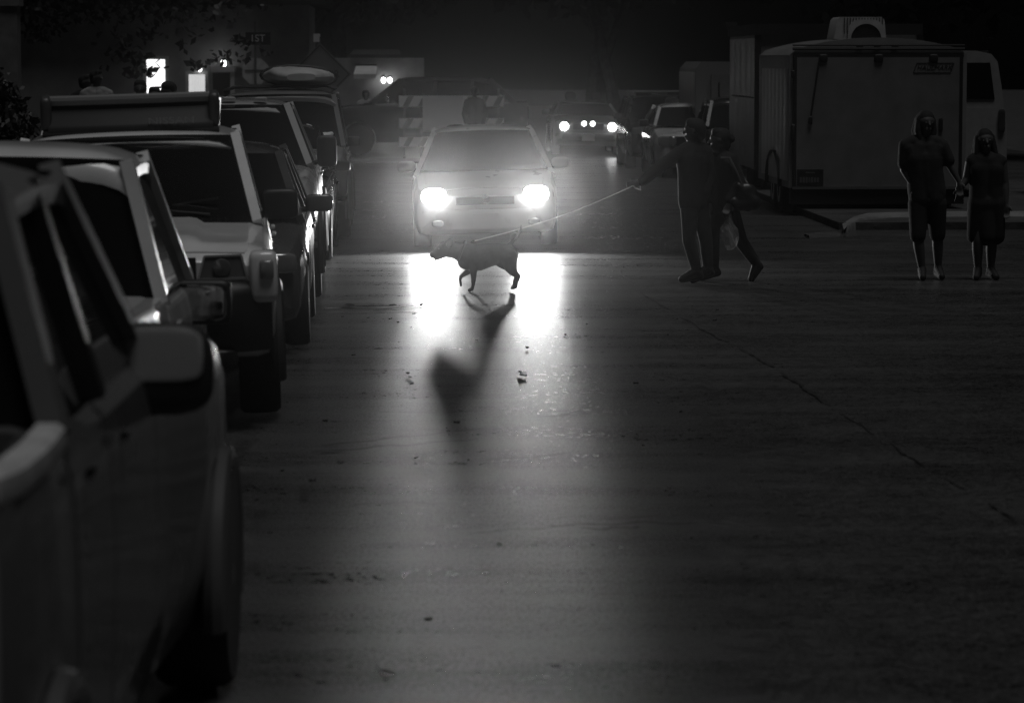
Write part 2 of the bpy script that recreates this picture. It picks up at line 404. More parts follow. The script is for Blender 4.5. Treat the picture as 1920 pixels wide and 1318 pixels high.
# ------------------------------------------------------------------ trees
BARK = mat('bark', .06, .9, noise=.4, nscale=6, bump=.02, bscale=20)
FOL = mat('dark foliage', .035, .6, noise=.5, nscale=1.2)
def tree(name, loc, trunk, clumps, n, size, label, group='trees round the street', seed=1, cat='tree'):
    rr = random.Random(seed); root = empty(name, loc, label=label, cat=cat, group=group)
    b = MB()
    for pts, rs in trunk: b.tube(pts, rs, 9)
    b.build('trunk', BARK, root)
    b = MB(); tot = sum(c[1][0] * c[1][1] * c[1][2] for c in clumps)
    vs, fs = [], []
    for c, r in clumps:
        m = int(n * (r[0] * r[1] * r[2]) / tot)
        sub = [Vector((rr.gauss(0, .45), rr.gauss(0, .45), rr.gauss(0, .45))) for _ in range(max(4, m // 22))]
        for _ in range(m):
            s = rr.choice(sub); d = s + Vector((rr.gauss(0, .13), rr.gauss(0, .13), rr.gauss(0, .13)))
            if d.length > 1.05: d = d.normalized() * rr.uniform(.8, 1.05)
            p = Vector(c) + Vector((d.x * r[0], d.y * r[1], d.z * r[2]))
            q = Quaternion((rr.gauss(0, 1), rr.gauss(0, 1), rr.gauss(0, 1), rr.gauss(0, 1))).normalized(); k = size * rr.uniform(.6, 1.4); o = len(vs)
            for x, y in ((-.5, 0), (0, -.28), (.5, 0), (0, .28)): vs.append(p + q @ Vector((x * k * 2, y * k * 2, 0)))
            fs.append((o, o + 1, o + 2, o + 3))
    b.add(vs, fs); b.build('crown', FOL, root, 0)
    return root
# the big tree on the left whose lower leaves hang in front of the lit house
tree('leafy_tree', (-9.2, 62, 0), [([(0, 0, 0), (.1, 0, 2.5), (.4, 0, 5), (.6, 0, 8)], [.35, .28, .22, .08]), ([(.2, 0, 3.2), (2, -.3, 5), (4.5, -.5, 6)], [.16, .12, .04]), ([(.1, 0, 3), (-2, .3, 5), (-3.5, .4, 6.5)], [.15, .1, .04])],
     [((2.4, 0, 5.2), (4.2, 2.6, 2.6)), ((-3, .5, 5.6), (4, 2.6, 2.6)), ((.3, 0, 7.6), (5.5, 3, 2.2)), ((4.6, -.6, 3.7), (2.6, 1.6, 1.0)), ((2.1, -.6, 3.2), (2.0, 1.4, .9)), ((4.3, -.8, 2.42), (1.1, .7, .62)), ((5.2, -.8, 2.3), (.75, .5, .5)), ((5.95, -.8, 2.5), (.8, .5, .45)), ((4.2, -.8, 2.25), (.45, .3, .35)), ((3.6, -.8, 2.3), (.6, .4, .5))], 26000, .085,
     'broad dark tree whose hanging leaves cut across the lit house front on the left', seed=3)
tree('leafy_tree', (-2.4, 104, 0), [([(0, 0, 0), (.1, 0, 3), (0, 0, 7)], [.35, .26, .1]), ([(0, 0, 3), (2, 0, 6)], [.16, .05])],
     [((0, 0, 6.5), (5.5, 3, 3.2)), ((2.5, 0, 8), (4, 3, 2.5))], 4500, .28, 'dark tree far behind the striped road barrier', seed=5)
tree('leafy_tree', (6.2, 108, 0), [([(0, 0, 0), (.2, 0, 3), (.1, 0, 8)], [.4, .3, .1]), ([(0, 0, 3.2), (-2, 0, 6)], [.16, .05])],
     [((0, 0, 6.8), (5.5, 3, 3.4)), ((-1.5, 0, 8.2), (4.5, 3, 2.5))], 4500, .28, 'dark tree far behind the oncoming car in the distance', seed=6)
tree('leaning_tree', (5.75, 88, 0), [([(0, 0, 0), (-.25, 0, 1.6), (-.75, 0, 3.6), (-1.3, 0, 6)], [.22, .17, .14, .08]), ([(-.4, 0, 2.2), (.2, .1, 4), (.5, .2, 6)], [.12, .1, .05])],
     [((-.9, 0, 6.6), (3.2, 2.4, 1.9)), ((.6, .2, 7.2), (3, 2.2, 1.8))], 3000, .26, 'forked tree with two pale leaning trunks behind the cars on the right', seed=8)
tree('leaning_tree', (11.5, 72, 0), [([(0, 0, 0), (.2, 0, 2.5), (-.2, 0, 6.5)], [.32, .25, .1]), ([(0, 0, 2.6), (1.6, 0, 5)], [.14, .05])],
     [((0, 0, 5.6), (5, 3, 2.8)), ((1.5, 0, 7.2), (4, 3, 2.2))], 4500, .24, 'dark tree rising behind the motorhome and trailer on the right', seed=9)
tree('conifer_bush', (-5.0, 40, 0), [([(0, 0, 0), (0, 0, 1.7)], [.08, .03])],
     [((0, 0, .6), (.62, .6, .6)), ((-.05, 0, 1.2), (.5, .5, .55)), ((-.1, 0, 1.75), (.36, .36, .45))], 3600, .05, 'dense rounded bush on the verge at the far left behind the parked cars', group='bushes on the verge', seed=11, cat='bush')

b = MB(); b.box((0, 0, 1.45), (.42, .42, 2.9)); b.box((0, 0, 2.93), (.5, .5, .1)); b.box((0, 0, .1), (.5, .5, .22))
o = b.build('gate_pillar', mat('painted render', .16, .8, noise=.2)); o.location = (-5.78, 46, .1)
tag(o, 'tall plain square pillar standing beside the bush at the far left', 'pillar')

# ------------------------------------------------------------------ lit house behind the parked cars
WALL = mat('house render', .3, .85, noise=.2, nscale=2)
SIDING = mat('white siding', .55, .7, noise=.15, nscale=3)
LITA = emitter('floodlit wall glow', 1.5); LITB = emitter('lit curtain', .55)  # the brighter one glows in place of floodlight falling on a pale wall
DARKW = mat('dark timber', .012, .7, noise=.3)
def house():
    Y = 92.0; h = empty('lit_house', (-7.5, Y, 0), label='house with glowing floodlit wall panel and window behind the parked cars on the left', cat='house')
    def X(px): return at(px, 115, Y).x + 7.5
    def Z(py): return at(960, py, Y).z
    b = MB(); b.box((-2.4, 3.2, 1.9), (14, 6, 3.8)); b.build('wall', WALL, h)
    b = MB(); b.prism([(-9.9, -.5, 3.8), (5.1, -.5, 3.8), (5.1, 3.2, 5.6), (-9.9, 3.2, 5.6)], (0, 0, .14)); b.prism([(-9.9, 6.9, 3.8), (5.1, 6.9, 3.8), (5.1, 3.205, 5.6), (-9.9, 3.205, 5.6)], (0, 0, .14)); b.build('roof', DARKW, h)
    def win(x0, x1, z0, z1, m, nm):
        x0, x1 = X(x0), X(x1); b = MB(); t = .09
        b.box(((x0 + x1) / 2, .12, z0 - t / 2), (x1 - x0 + 2 * t, .16, t)); b.box(((x0 + x1) / 2, .12, z1 + t / 2), (x1 - x0 + 2 * t, .16, t))
        b.box((x0 - t / 2, .12, (z0 + z1) / 2), (t, .155, z1 - z0)); b.box((x1 + t / 2, .12, (z0 + z1) / 2), (t, .155, z1 - z0)); f = b.build(nm, SIDING, h)
        b = MB(); n = max(3, int((x1 - x0) / .08)); rows = [[(lerp(x0, x1, i / (n * 2)), .15 + .012 * (i % 2), lerp(z0, z1, j)) for i in range(n * 2 + 1)] for j in (0, 1)]
        b.grid(rows); b.build('pane' if nm == 'window' else 'glow_panel', m, f, 0)
    win(274, 309, .1, Z(112), LITA, 'door'); win(353, 384, .1, Z(140), LITB, 'window')
    win(246, 262, Z(205), Z(186), LITB, 'window')
    b = MB(); x0, x1 = X(399), X(442); b.box(((x0 + x1) / 2, -.35, Z(130)), (x1 - x0, .9, .16)); b.box((x1 - .06, -.7, Z(130) / 2), (.12, .12, Z(130)))
    b.build('porch_canopy', SIDING, h)
    b = MB(); b.box(((x0 + x1) / 2 - .06, .06, Z(134) / 2), (.55, .1, Z(134) - .1)); b.build('porch_door', DARKW, h)
    b = MB(); b.rbox((X(420), -.3, Z(120)), (.16, .16, .22), .8); b.build('porch_lamp', emitter('porch lamp glow', 5.0), h)
    b = MB(); b.rbox((X(375), -.1, Z(131)), (.12, .12, .14), 1); b.build('wall_lamp', emitter('wall lamp glow', 3.0), h)
    b = MB(); b.tube([(X(375), .02, Z(131) + .1), (X(375), .2, Z(131) + .1)], .02); b.build('lamp_arm', DARKW, h)
house()
def cabin():
    Y = 97.0; h = empty('timber_house', (-1.2, Y, 0), label='low house with pale awning and two porch bulbs behind the crossing dark vehicle', cat='house')
    def X(px): return at(px, 115, Y).x + 1.2
    def Z(py): return at(960, py, Y).z
    b = MB(); b.box((X(705), 2, 1.15), (2.9, 3.6, 2.3)); b.build('wall', WALL, h)
    b = MB(); b.prism([(X(655), -.2, 2.3), (X(752), -.2, 2.3), (X(748), 3.8, 2.46), (X(660), 3.8, 2.46)], (0, 0, .1)); b.build('roof', DARKW, h)
    b = MB(); b.prism([(X(664), -1.1, Z(143)), (X(706), -1.1, Z(143)), (X(706), .1, Z(124)), (X(668), .1, Z(124))], (0, 0, .06)); b.prism([(X(664), -1.1, Z(143)), (X(706), -1.1, Z(143)), (X(706), -1.1, Z(148)), (X(664), -1.1, Z(148))], (0, .02, 0)); b.build('awning', SIDING, h)
    for px in (719, 731):
        b = MB(); b.rbox((X(px), -.12, Z(151)), (.13, .13, .17), .9); l = b.build('porch_bulb', emitter('porch bulb glow', 9.0), h)
        b = MB(); b.lathe([(0, .05), (.06, .05)], (X(px), -.1, Z(151) + .09), 'z', 10); b.build('bulb_holder', DARKW, l)
cabin()

# ------------------------------------------------------------------ signs and barrier
POSTM = mat('galvanised post', .18, .55, metal=.6); SIGNB = mat('bare sign back', .55, .6, noise=.15); SIGNG = mat('street name blade', .02, .5); WHITE = mat('reflective white', .62, .5)
def stop_sign():
    Y = 78.0; c = at(479, 134, Y); h = empty('stop_sign', (c.x, Y, 0), label='octagonal road sign seen from its bare back below a street name blade', cat='road sign')
    b = MB(); b.box((0, -.03, (c.z + 1.2) / 2), (.055, .05, c.z + 1.2)); b.build('post', POSTM, h)
    r = .315; b = MB(); b.prism([(r / math.cos(R(22.5)) * math.cos(R(22.5 + 45 * k)), 0, c.z + r / math.cos(R(22.5)) * math.sin(R(22.5 + 45 * k))) for k in range(8)], (0, .012, 0)); p = b.build('sign_plate', SIGNB, h)
    b = MB(); b.box((0, -.008, c.z + .02), (.5, .012, .035)); b.build('cross_brace', POSTM, p)
    z = at(483, 73, Y).z; b = MB(); b.box((.07, -.06, z), (.6, .012, .3)); p = b.build('street_name_blade', SIGNG, h)
    text('lettering', '1ST', .24, WHITE, p, Matrix.Translation((.06, -.069, z)) @ FACE_CAM)
stop_sign()
def detour():
    Y = 62.0; c = at(600, 140, Y); h = empty('diamond_sign', (c.x, Y, 0), label='large dim diamond shaped DETOUR sign on a folding stand behind the roof bag', cat='road sign')
    r = .60; b = MB(); b.prism([(0, 0, c.z - r), (r, 0, c.z), (0, 0, c.z + r), (-r, 0, c.z)], (0, .012, 0)); p = b.build('sign_panel', mat('fluorescent sign cloth', .16, .7), h)
    b = MB(); e = r * .93
    q = [(0, -.006, c.z - e), (e, -.006, c.z), (0, -.006, c.z + e), (-e, -.006, c.z)]
    for i in range(4): b.bar(q[i], q[(i + 1) % 4], .018, .004, (0, 0, 1))
    b.build('sign_border', BLACKP, p)
    text('lettering', 'DETOUR', .19, BLACKP, p, Matrix.Translation((0, -.008, c.z)) @ FACE_CAM)
    b = MB(); b.box((0, .04, c.z / 2 + .1), (.05, .04, c.z - .2)); b.tube([(0, .06, c.z + r), (0, .06, c.z + r + .12)], .01); b.build('mast', POSTM, h)
    for x, y in ((-.6, -.5), (.6, -.5), (-.6, .6), (.6, .6)):
        b = MB(); b.tube([(0, .04, .35), (x, y, .02)], .02); b.build('leg', POSTM, h)
    b = MB(); b.box((-.06, .1, c.z + r + .1), (.13, .02, .16)); b.build('warning_flag', WHITE, h)
detour()
def barricade():
    Y = 73.0; a, c = at(748, 200, Y), at(945, 200, Y); cx = (a.x + c.x) / 2; W = c.x - a.x
    h = empty('road_barricade', (cx, Y, 0), label='three rail striped road barrier with a blank pale panel across the street', cat='barricade')
    rail = mat('reflective rail sheeting', .9, .6)
    for y0, y1 in ((180, 201), (222, 241), (257, 276)):
        z1, z0 = at(800, y0, Y).z, at(800, y1, Y).z; b = MB(); b.box((0, 0, (z0 + z1) / 2), (W, .03, z1 - z0)); p = b.build('rail', rail, h)
        b = MB(); n = 7; hh = z1 - z0
        for k in range(n):
            x = -W / 2 + W * (k + .25) / n; s = .13
            b.prism([(x, -.017, z0 + .01), (x + s, -.017, z0 + .01), (x + s + .12, -.017, z1 - .01), (x + .12, -.017, z1 - .01)], (0, -.002, 0))
        b.build('stripe', mat('stripe sheeting', .3, .6), p)
    z1, z0 = at(800, 181, Y).z, at(800, 246, Y).z; x0, x1 = at(792, 200, Y).x - cx, at(868, 200, Y).x - cx
    b = MB(); b.box(((x0 + x1) / 2, -.05, (z0 + z1) / 2), (x1 - x0, .02, z1 - z0)); b.build('closure_panel', mat('panel sheeting', .75, .6), h)
    for x in (-W / 2 + .12, -W / 2 + .5, W / 2 - .12):
        b = MB(); b.box((x, .04, .8), (.05, .05, 1.55)); b.build('upright', POSTM, h)
    for x in (-W / 2 + .12, W / 2 - .12):
        b = MB(); b.box((x, .04, .03), (.06, 1.4, .06)); b.build('foot', POSTM, h)
barricade()
# ================================================================== VEHICLES
def paint(name, base, rough=.28, metal=0.0, noise=.12):
    return mat(name, base, rough, metal, coat=.8, noise=noise, nscale=3)

def clip_to(p): return p
class Car:
    """local frame: front bumper at y=0, body runs to -L, x to the vehicle's right, z up"""
    def __init__(s, name, label, cat, loc, facing, m, L, W, clr, r, wd, top, plan, group=None, turn=0, roll=0, wheel_w=.2, rim=ALLOY, crown=.03, bed=None, spokes=5, flare=0.0, arch=1.13, flare_m=None):
        rz = (math.pi if facing == 'us' else 0) + R(turn) if isinstance(facing, str) else R(facing)
        s.o = empty(name, loc, (0, R(roll), rz), label=label, cat=cat, group=group)
        s.m, s.L, s.W, s.clr, s.r, s.wd, s.top, s.plan, s.crown, s.bed = m, L, W / 2, clr, r, wd, top, plan, crown, bed
        s.RA = r * arch; s.flare_m = flare_m or BLACKP
        s.body()
        for d in wd:
            for sx in (-1, 1): s.wheel(sx, d, wheel_w, rim, spokes, flare)
    def hw(s, d): return s.W * interp(s.plan, d)
    def zt(s, d): return interp(s.top, d)
    def zb(s, d):
        z = s.clr + .16 * max(0, 1 - d / .35) ** 2 + .16 * max(0, 1 - (s.L - d) / .35) ** 2
        for q in s.wd:
            if abs(d - q) < s.RA: z = max(z, s.r + math.sqrt(s.RA ** 2 - (d - q) ** 2))
        return z
    def ring(s, d):
        w, zt, zb = s.hw(d), s.zt(d), s.zb(d); h = zt - s.clr; c = s.crown
        P = [(0, zb), (.86 * w, zb), (.94 * w, zb + .02), (.985 * w, s.clr + .22 * h), (w, s.clr + .55 * h), (.992 * w, zt - .17), (.968 * w, zt - .075), (.925 * w, zt - .018), (.84 * w, zt + c * .25), (.5 * w, zt + c * .75), (0, zt + c)]
        out = []; lo = zb
        for i, (x, z) in enumerate(P):
            if 2 <= i <= 6: z = max(z, lo + .006); lo = z
            out.append((x, z))
        if s.bed and s.bed[0] < d < s.bed[1]:
            out[7] = (.955 * w, zt); out[8] = (.87 * w, zt); out[9] = (.862 * w, s.bed[2]); out[10] = (0, s.bed[2]); out[6] = (.975 * w, zt - .03)
        return out
    def body(s):
        ds = set([0, s.L]); d = .04
        while d < s.L: ds.add(round(d, 3)); d += .055
        for q in s.wd:
            for k in (-1, 1):
                ds.add(q + k * s.RA); ds.add(q + k * (s.RA - .006)); ds.add(q + k * (s.RA - .03))
        if s.bed:
            for e in s.bed[:2]: ds.add(e - .004); ds.add(e + .004)
        ds = sorted(x for x in ds if 0 <= x <= s.L); rows = []
        for d in ds:
            g = s.ring(d); rows.append([(-x, -d, z) for x, z in g[:0:-1]] + [(x, -d, z) for x, z in g] )
            rows[-1] = [(x, -d, z) for x, z in g] + [(-x, -d, z) for x, z in g[-2:0:-1]]
        b = MB(); n = len(rows[0]); vs = [p for r_ in rows for p in r_]; fs = []
        for i in range(len(rows) - 1):
            for k in range(n):
                l = (k + 1) % n; fs.append((i * n + k, i * n + l, (i + 1) * n + l, (i + 1) * n + k))
        fs.append(tuple(range(n))); fs.append(tuple((len(rows) - 1) * n + k for k in range(n)))
        b.add(vs, fs); s.bodyo = b.build('body', s.m, s.o, 32)
    def pt(s, d, u, sx, off=0.0):
        g = s.ring(d); i = min(int(u), 9); t = u - i; a, c = Vector(g[i]), Vector(g[i + 1]); p = a.lerp(c, t)
        tn = (c - a).normalized(); nrm = Vector((tn.y, -tn.x)); p = p + nrm * off
        return Vector((sx * p.x, -d, p.y))
    def panel(s, name, d0, d1, u0, u1, sx, off=.006, m=None, nd=14, nu=10, parent=None):
        us = sorted(set([u0, u1] + [k for k in range(1, 10) if u0 < k < u1] + [lerp(u0, u1, k / nu) for k in range(nu)]))
        rows = [[s.pt(lerp(d0, d1, i / nd), u, sx, off) for u in us] for i in range(nd + 1)]
        b = MB(); b.slab(rows, (-sx * .02, 0, -.01)); return b.build(name, m or s.m, parent or s.o, 32)
    def hood(s, d0, d1, f=.84, bulge=.0, bw=.5, off=.007):
        rows = []
        for i in range(25):
            d = lerp(d0, d1, i / 24); w = s.hw(d) * f; row = []
            for j in range(33):
                x = lerp(-w, w, j / 32); g = s.ring(d); a = abs(x); z = interp([(q[0], q[1]) for q in g[:5:-1]], a)
                e = max(0.0, min(1.0, (bw * w - a) / .06)); e = e * e * (3 - 2 * e); q = max(0, min(1, (d - d0) / .25))
                row.append((x, -d, z + off + bulge * e * q))
            rows.append(row)
        b = MB(); b.slab(rows, (0, 0, -.02)); return b.build('hood', s.m, s.o, 50)
    def wheel(s, sx, d, w, rim, spokes, flare):
        x = sx * (s.hw(d) - w / 2 - .005 + flare); r = s.r; rr = r * .66
        b = MB(); b.lathe([(-w * .5, rr), (-w * .5, r * .93), (-w * .40, r * .985), (-w * .2, r), (w * .2, r), (w * .40, r * .985), (w * .5, r * .93), (w * .5, rr)], (x, -d, r), 'x', 40)
        wh = b.build('wheel', RUBBER, s.o, 40)
        b = MB(); b.lathe([(sx * w * .1, rr * .3), (sx * w * .1, rr * .97), (sx * w * .47, rr * 1.0), (sx * w * .5, rr * .96), (sx * w * .42, rr * .88), (sx * w * .15, rr * .84)], (x, -d, r), 'x', 36)
        b.lathe([(0, .001), (sx * w * .46, .055), (sx * w * .5, .04), (sx * w * .505, .002)], (x, -d, r), 'x', 16)
        for k in range(spokes):
            a = 2 * math.pi * k / spokes + .3; c, n_ = math.cos(a), math.sin(a)
            b.bar((x + sx * w * .42, -d + c * .04, r + n_ * .04), (x + sx * w * .36, -d + c * rr * .9, r + n_ * rr * .9), rr * .34 if spokes < 7 else rr * .18, .03, (0, -n_, c))
        b.build('rim', rim, wh, 30)
        if flare:
            b = MB(); pts = [Vector((sx * (s.hw(d) + .0), -d + s.RA * math.cos(a), r + s.RA * math.sin(a))) for a in [R(-18 + 216 * k / 24) for k in range(25)]]
            b.tube(pts, .045, 8); b.build('fender_flare', s.flare_m, s.o)
    def cabin(s, fb, ft, rt, rb, zr, wb=.86, wr=.70, pill=(), ptk=.075, rcrown=.04, glassm=None, seats=True, roofm=None, zbelt=None, bow=.12, redge=.05, pm=None):
        W = s.W; wb, wr = W * wb, W * wr; gm = glassm or GLASS; roofm = roofm or s.m
        zf, zrr = (zbelt or s.zt(fb)) + s.crown * .3, (zbelt or s.zt(rb)) + s.crown * .3
        s.cab = dict(fb=fb, ft=ft, rt=rt, rb=rb, zr=zr, wb=wb, wr=wr, zf=zf, zrr=zrr)
        rows = []; nx, ny = 20, 22
        for i in range(ny + 1):
            d = lerp(ft - .10, rt + .06, i / ny); row = []
            v = i / ny * 2 - 1
            for j in range(nx + 1):
                u = j / nx * 2 - 1; x = u * (wr + .035)
                z = zr + rcrown * (1 - u * u) - redge * abs(u) ** 9 - redge * 1.2 * abs(v) ** 12 + rcrown * .6 * (1 - v * v) - rcrown * .6
                row.append((x, -d + (bow * .6 * (1 - u * u) if v < 0 else 0) * abs(v) ** 6, z))
            rows.append(row)
        b = MB(); b.slab(rows, (0, 0, -.05)); s.roof = b.build('roof', roofm, s.o, 50)
        zt = zr - redge * .7
        for sx in (-1, 1):
            A0, A1 = (sx * wb, -fb, zf - .03), (sx * wr, -ft, zt); D0, D1 = (sx * wb, -rb, zrr - .03), (sx * wr, -rt, zt)
            b = MB(); b.bar(A0, A1, ptk, .06); b.build('front_pillar', pm or s.m, s.o)
            b = MB(); b.bar(D0, D1, ptk * 1.5, .06); b.build('rear_pillar', pm or s.m, s.o)
            cuts = [(fb, ft)]
            for (pb, pt_) in pill:
                b = MB(); b.bar((sx * wb, -pb, s_z(s, pb, fb, rb, zf, zrr) - .03), (sx * wr, -pt_, zt), ptk, .05); b.build('door_pillar', BLACKP, s.o); cuts.append((pb, pt_))
            cuts.append((rb, rt))
            for (b0, t0), (b1, t1) in zip(cuts, cuts[1:]):
                q = .012; b = MB()
                rows = [[Vector((sx * (lerp(wb, wr, k / 4) - q), -lerp(lerp(b0, t0, k / 4), lerp(b1, t1, k / 4), i / 6), lerp(s_z(s, lerp(b0, b1, i / 6), fb, rb, zf, zrr) - .02, zt, k / 4))) for k in range(5)] for i in range(7)]
                b.slab(rows, (-sx * .006, 0, 0)); b.build('side_window', gm, s.o)
        def screen(db, dt, zb0, name, sign):
            rows = []
            for k in range(7):
                row = []
                for j in range(17):
                    u = j / 8 - 1; t = k / 6; x = u * lerp(wb, wr, t)
                    row.append(Vector((x, -lerp(db, dt, t) + sign * bow * (1 - u * u), lerp(zb0 - .01, zt + .01, t) + .02 * (1 - u * u) * t)))
                rows.append(row)
            b = MB(); b.slab(rows, (0, -sign * .006, 0)); return b.build(name, gm, s.o, 60)
        s.ws = screen(fb, ft, zf, 'windscreen', 1); s.rw = screen(rb, rt, zrr, 'rear_window', -.5)
        if seats:
            for d in ([lerp(ft, rt, .42)] + ([lerp(ft, rt, .85)] if rt - ft > 1.6 else [])):
                for x in (-.42 * W * .9, .42 * W * .9):
                    b = MB(); b.rbox((x, -d, zf + .06), (.48, .2, .55), .5); b.rbox((x, -d - .04, zf + .42), (.27, .1, .2), .6); b.build('seat', SEAT, s.o)
            b = MB(); pts = [Vector((-.4 * W + .18 * math.cos(a), -(fb + .5) + .05 * math.sin(a), zf + .03 + .17 * math.sin(a))) for a in [2 * math.pi * k / 20 for k in range(21)]]
            b.tube(pts, .016, 6, False); b.build('steering_wheel', BLACKP, s.o)
            b = MB(); b.rbox((0, -(ft + .05), zt - .09), (.22, .03, .065), .6); b.build('rear_view_mirror', BLACKP, s.ws)
    def mirror(s, sx, d, z, w=.2, h=.15, dep=.1, out=.07, m=None, e=.45, x0=None, gl=(0, .82), gm=None):
        xb = (x0 if x0 is not None else s.cab['wb']); x = sx * (xb + out + w / 2)
        b = MB(); b.rbox((x, -d, z), (w, dep, h), e); mo = b.build('wing_mirror', m or BLACKP, s.o, 50)
        b = MB(); b.tube([(sx * (xb - .03), -d - .01, z - h * .42), (sx * (xb + out + .03), -d, z - h * .30)], .022, 8); b.build('mirror_arm', BLACKP, mo)
        b = MB(); b.rbox((x, -d - dep * .5, z + gl[0] * h), (w * .86, .008, h * gl[1]), .4); b.build('mirror_glass', gm or MIRG, mo)
        return mo
    def front(s, lampx, lampz, lw=.34, lh=.17, lamp=LENS, grille=(.55, .18), gz=None, bumper=(.3, .18), bm=None, bz=None, plate=True, e=.45, d=.02, round_=False):
        w = s.hw(.1)
        for sx in (-1, 1):
            b = MB()
            if round_: b.lathe([(-.06, lw / 2), (.0, lw / 2), (.02, lw * .42), (.035, lw * .25), (.04, .002)], (sx * lampx, -d, lampz), 'y', 24)
            else: b.rbox((sx * lampx, -d - .04, lampz), (lw, .14, lh), e, Matrix.Rotation(-sx * .25, 3, 'Z'))
            hl = b.build('headlight', lamp, s.o, 50)
        gz = gz or lampz
        b = MB(); b.box((0, -.01, gz), (grille[0] * 2, .06, grille[1])); g = b.build('grille', BLACKP, s.o)
        b = MB()
        for k in range(4): b.box((0, .021, gz - grille[1] * .38 + k * grille[1] * .25), (grille[0] * 1.9, .014, grille[1] * .08))
        b.build('grille_bar', CHROME if round_ is None else BLACKP, g)
        if bumper:
            bz = bz or s.clr + bumper[1] / 2 + .16; rows = []; b = MB()
            prof = [(-.08, -.5), (.055, -.5), (.10, -.38), (.115, -.1), (.11, .25), (.07, .47), (0, .5), (-.10, .5)]
            for j in range(25):
                u = j / 12 - 1; x = u * w * 1.02; y = -.30 * abs(u) ** 4
                rows.append([(x, y + p * (1 if abs(u) < .98 else .6), bz + q * bumper[1]) for p, q in prof])
            b.slab(rows, (0, -.02, 0)); s.bump = b.build('front_bumper', bm or BLACKP, s.o, 40)
            if plate:
                b = MB(); b.box((0, .125, bz), (.30, .01, .15)); b.build('licence_plate', mat('licence plate', .5, .5), s.bump)
    def rear(s, lampz, lw=.12, lh=.32, lamp=None, bm=None, bump=True, lx=None):
        lm = lamp or mat('red lamp lens', .06, .12, coat=1); w = s.hw(s.L - .1)
        for sx in (-1, 1):
            b = MB(); b.rbox((sx * (lx or w - lw / 2 - .005), -s.L + .02, lampz), (lw, .09, lh), .4); b.build('tail_light', lm, s.o)
        if bump:
            b = MB(); b.rbox((0, -s.L, s.clr + .28), (w * 2, .16, .18), .3); b.build('rear_bumper', bm or CHROME, s.o)
            b = MB(); b.box((0, -s.L - .085, s.clr + .30), (.3, .01, .14)); b.build('licence_plate', mat('licence plate', .5, .5), s.o)
    def door(s, sx, d0, d1, u0=2.35, u1=6.35, handle=True, hz=None, hm=None):
        p = s.panel('door', d0, d1, u0, u1, sx)
        if handle:
            dh = d1 - .16; q = s.pt(dh, 5.25, sx, .03)
            b = MB(); b.rbox(q, (.028, .17, .032), .5); b.build('handle', hm or s.m, p)
        return p
def s_z(s, d, fb, rb, zf, zrr): return lerp(zf, zrr, (d - fb) / (rb - fb))
# ------------------------------------------------------------------ 1. near pickup, rear towards us
def near_pickup():
    m = paint('graphite paint', .12, .28)
    Lp = 5.75; y_tail = 6.45; W = 1.96
    c = Car('pickup_truck', 'dark pickup truck nearest the camera, with a big door mirror', 'pickup truck', (-1.655, y_tail + Lp, 0), 'away', m, Lp, W, .30, .395, (.95, 5.15),
            [(0, 1.10), (.12, 1.17), (.6, 1.24), (2.1, 1.31), (2.6, 1.35), (4.69, 1.345), (4.71, 1.335), (Lp, 1.335)], [(0, .86), (.06, .92), (.2, .965), (.5, 1.01), (.95, 1.025), (1.5, 1.02), (2.5, .975), (4.3, .97), (4.75, .975), (5.1, .99), (5.45, .985), (Lp - .16, .972), (Lp - .06, .94), (Lp, .87)],
            wheel_w=.26, crown=.012, bed=(4.74, Lp - .07, .76), flare=.045, spokes=6, turn=-1.1, arch=1.06, flare_m=m)
    c.hood(.1, 2.0, .82, .03, .6)
    c.cabin(2.75, 3.45, 4.50, 4.66, 1.93, .925, .76, pill=((3.85, 3.92),), ptk=.085, zbelt=1.355, seats=True, glassm=glass('dark cab glass', .06), pm=mat('weathered pillar paint', .12, .6), roofm=mat('weathered pillar paint', .12, .6))
    for sx in (-1, 1):
        c.door(sx, 2.45, 3.86, 2.35, 6.3, hm=CHROME); c.door(sx, 3.89, 4.64, 2.35, 6.3, hm=CHROME)
        rows = [[(sx * x, -d, z) for x, z in ((c.hw(d) * .985, 1.312), (c.hw(d) * .982, 1.347), (c.hw(d) * .965, 1.360), (c.hw(d) * .915, 1.360), (c.hw(d) * .905, 1.34))] for d in [4.73 + .1 * k for k in range(9)] + [Lp - .10]]
        b = MB(); b.slab(rows, (-sx * .004, 0, -.02)); b.build('bed_rail_cap', mat('bed rail cap', .62, .4, noise=.2), c.o)
        c.mirror(sx, 2.83, 1.305, w=.40, h=.275, dep=.12, out=.0, e=.55, x0=.735, gl=(.16, .56), gm=mat('reflection toned mirror glass', .5, .3, metal=.15))  # pale diffuse base imitates the bright reflection in the mirror's upper part
    c.front(.72, 1.0, .36, .2, grille=(.5, .24), bumper=(.3, .22), bm=CHROME, plate=False)
    c.rear(1.0, .13, .52, bm=CHROME, lamp=mat('highlight toned tail lens', .45, .15, coat=1))  # lens made pale and tall to imitate a highlight on the rear corner
    b = MB(); b.box((0, -Lp - .006, 1.02), (1.55, .03, .52)); t = b.build('tailgate', m, c.o); b = MB(); b.rbox((0, -Lp - .03, 1.15), (.26, .03, .09), .5); b.build('tailgate_handle', BLACKP, t)
    b = MB(); b.tube([(0, -4.58, 1.85), (0, -4.63, 1.37)], .02); b.build('window_divider', BLACKP, c.rw)
near_pickup()

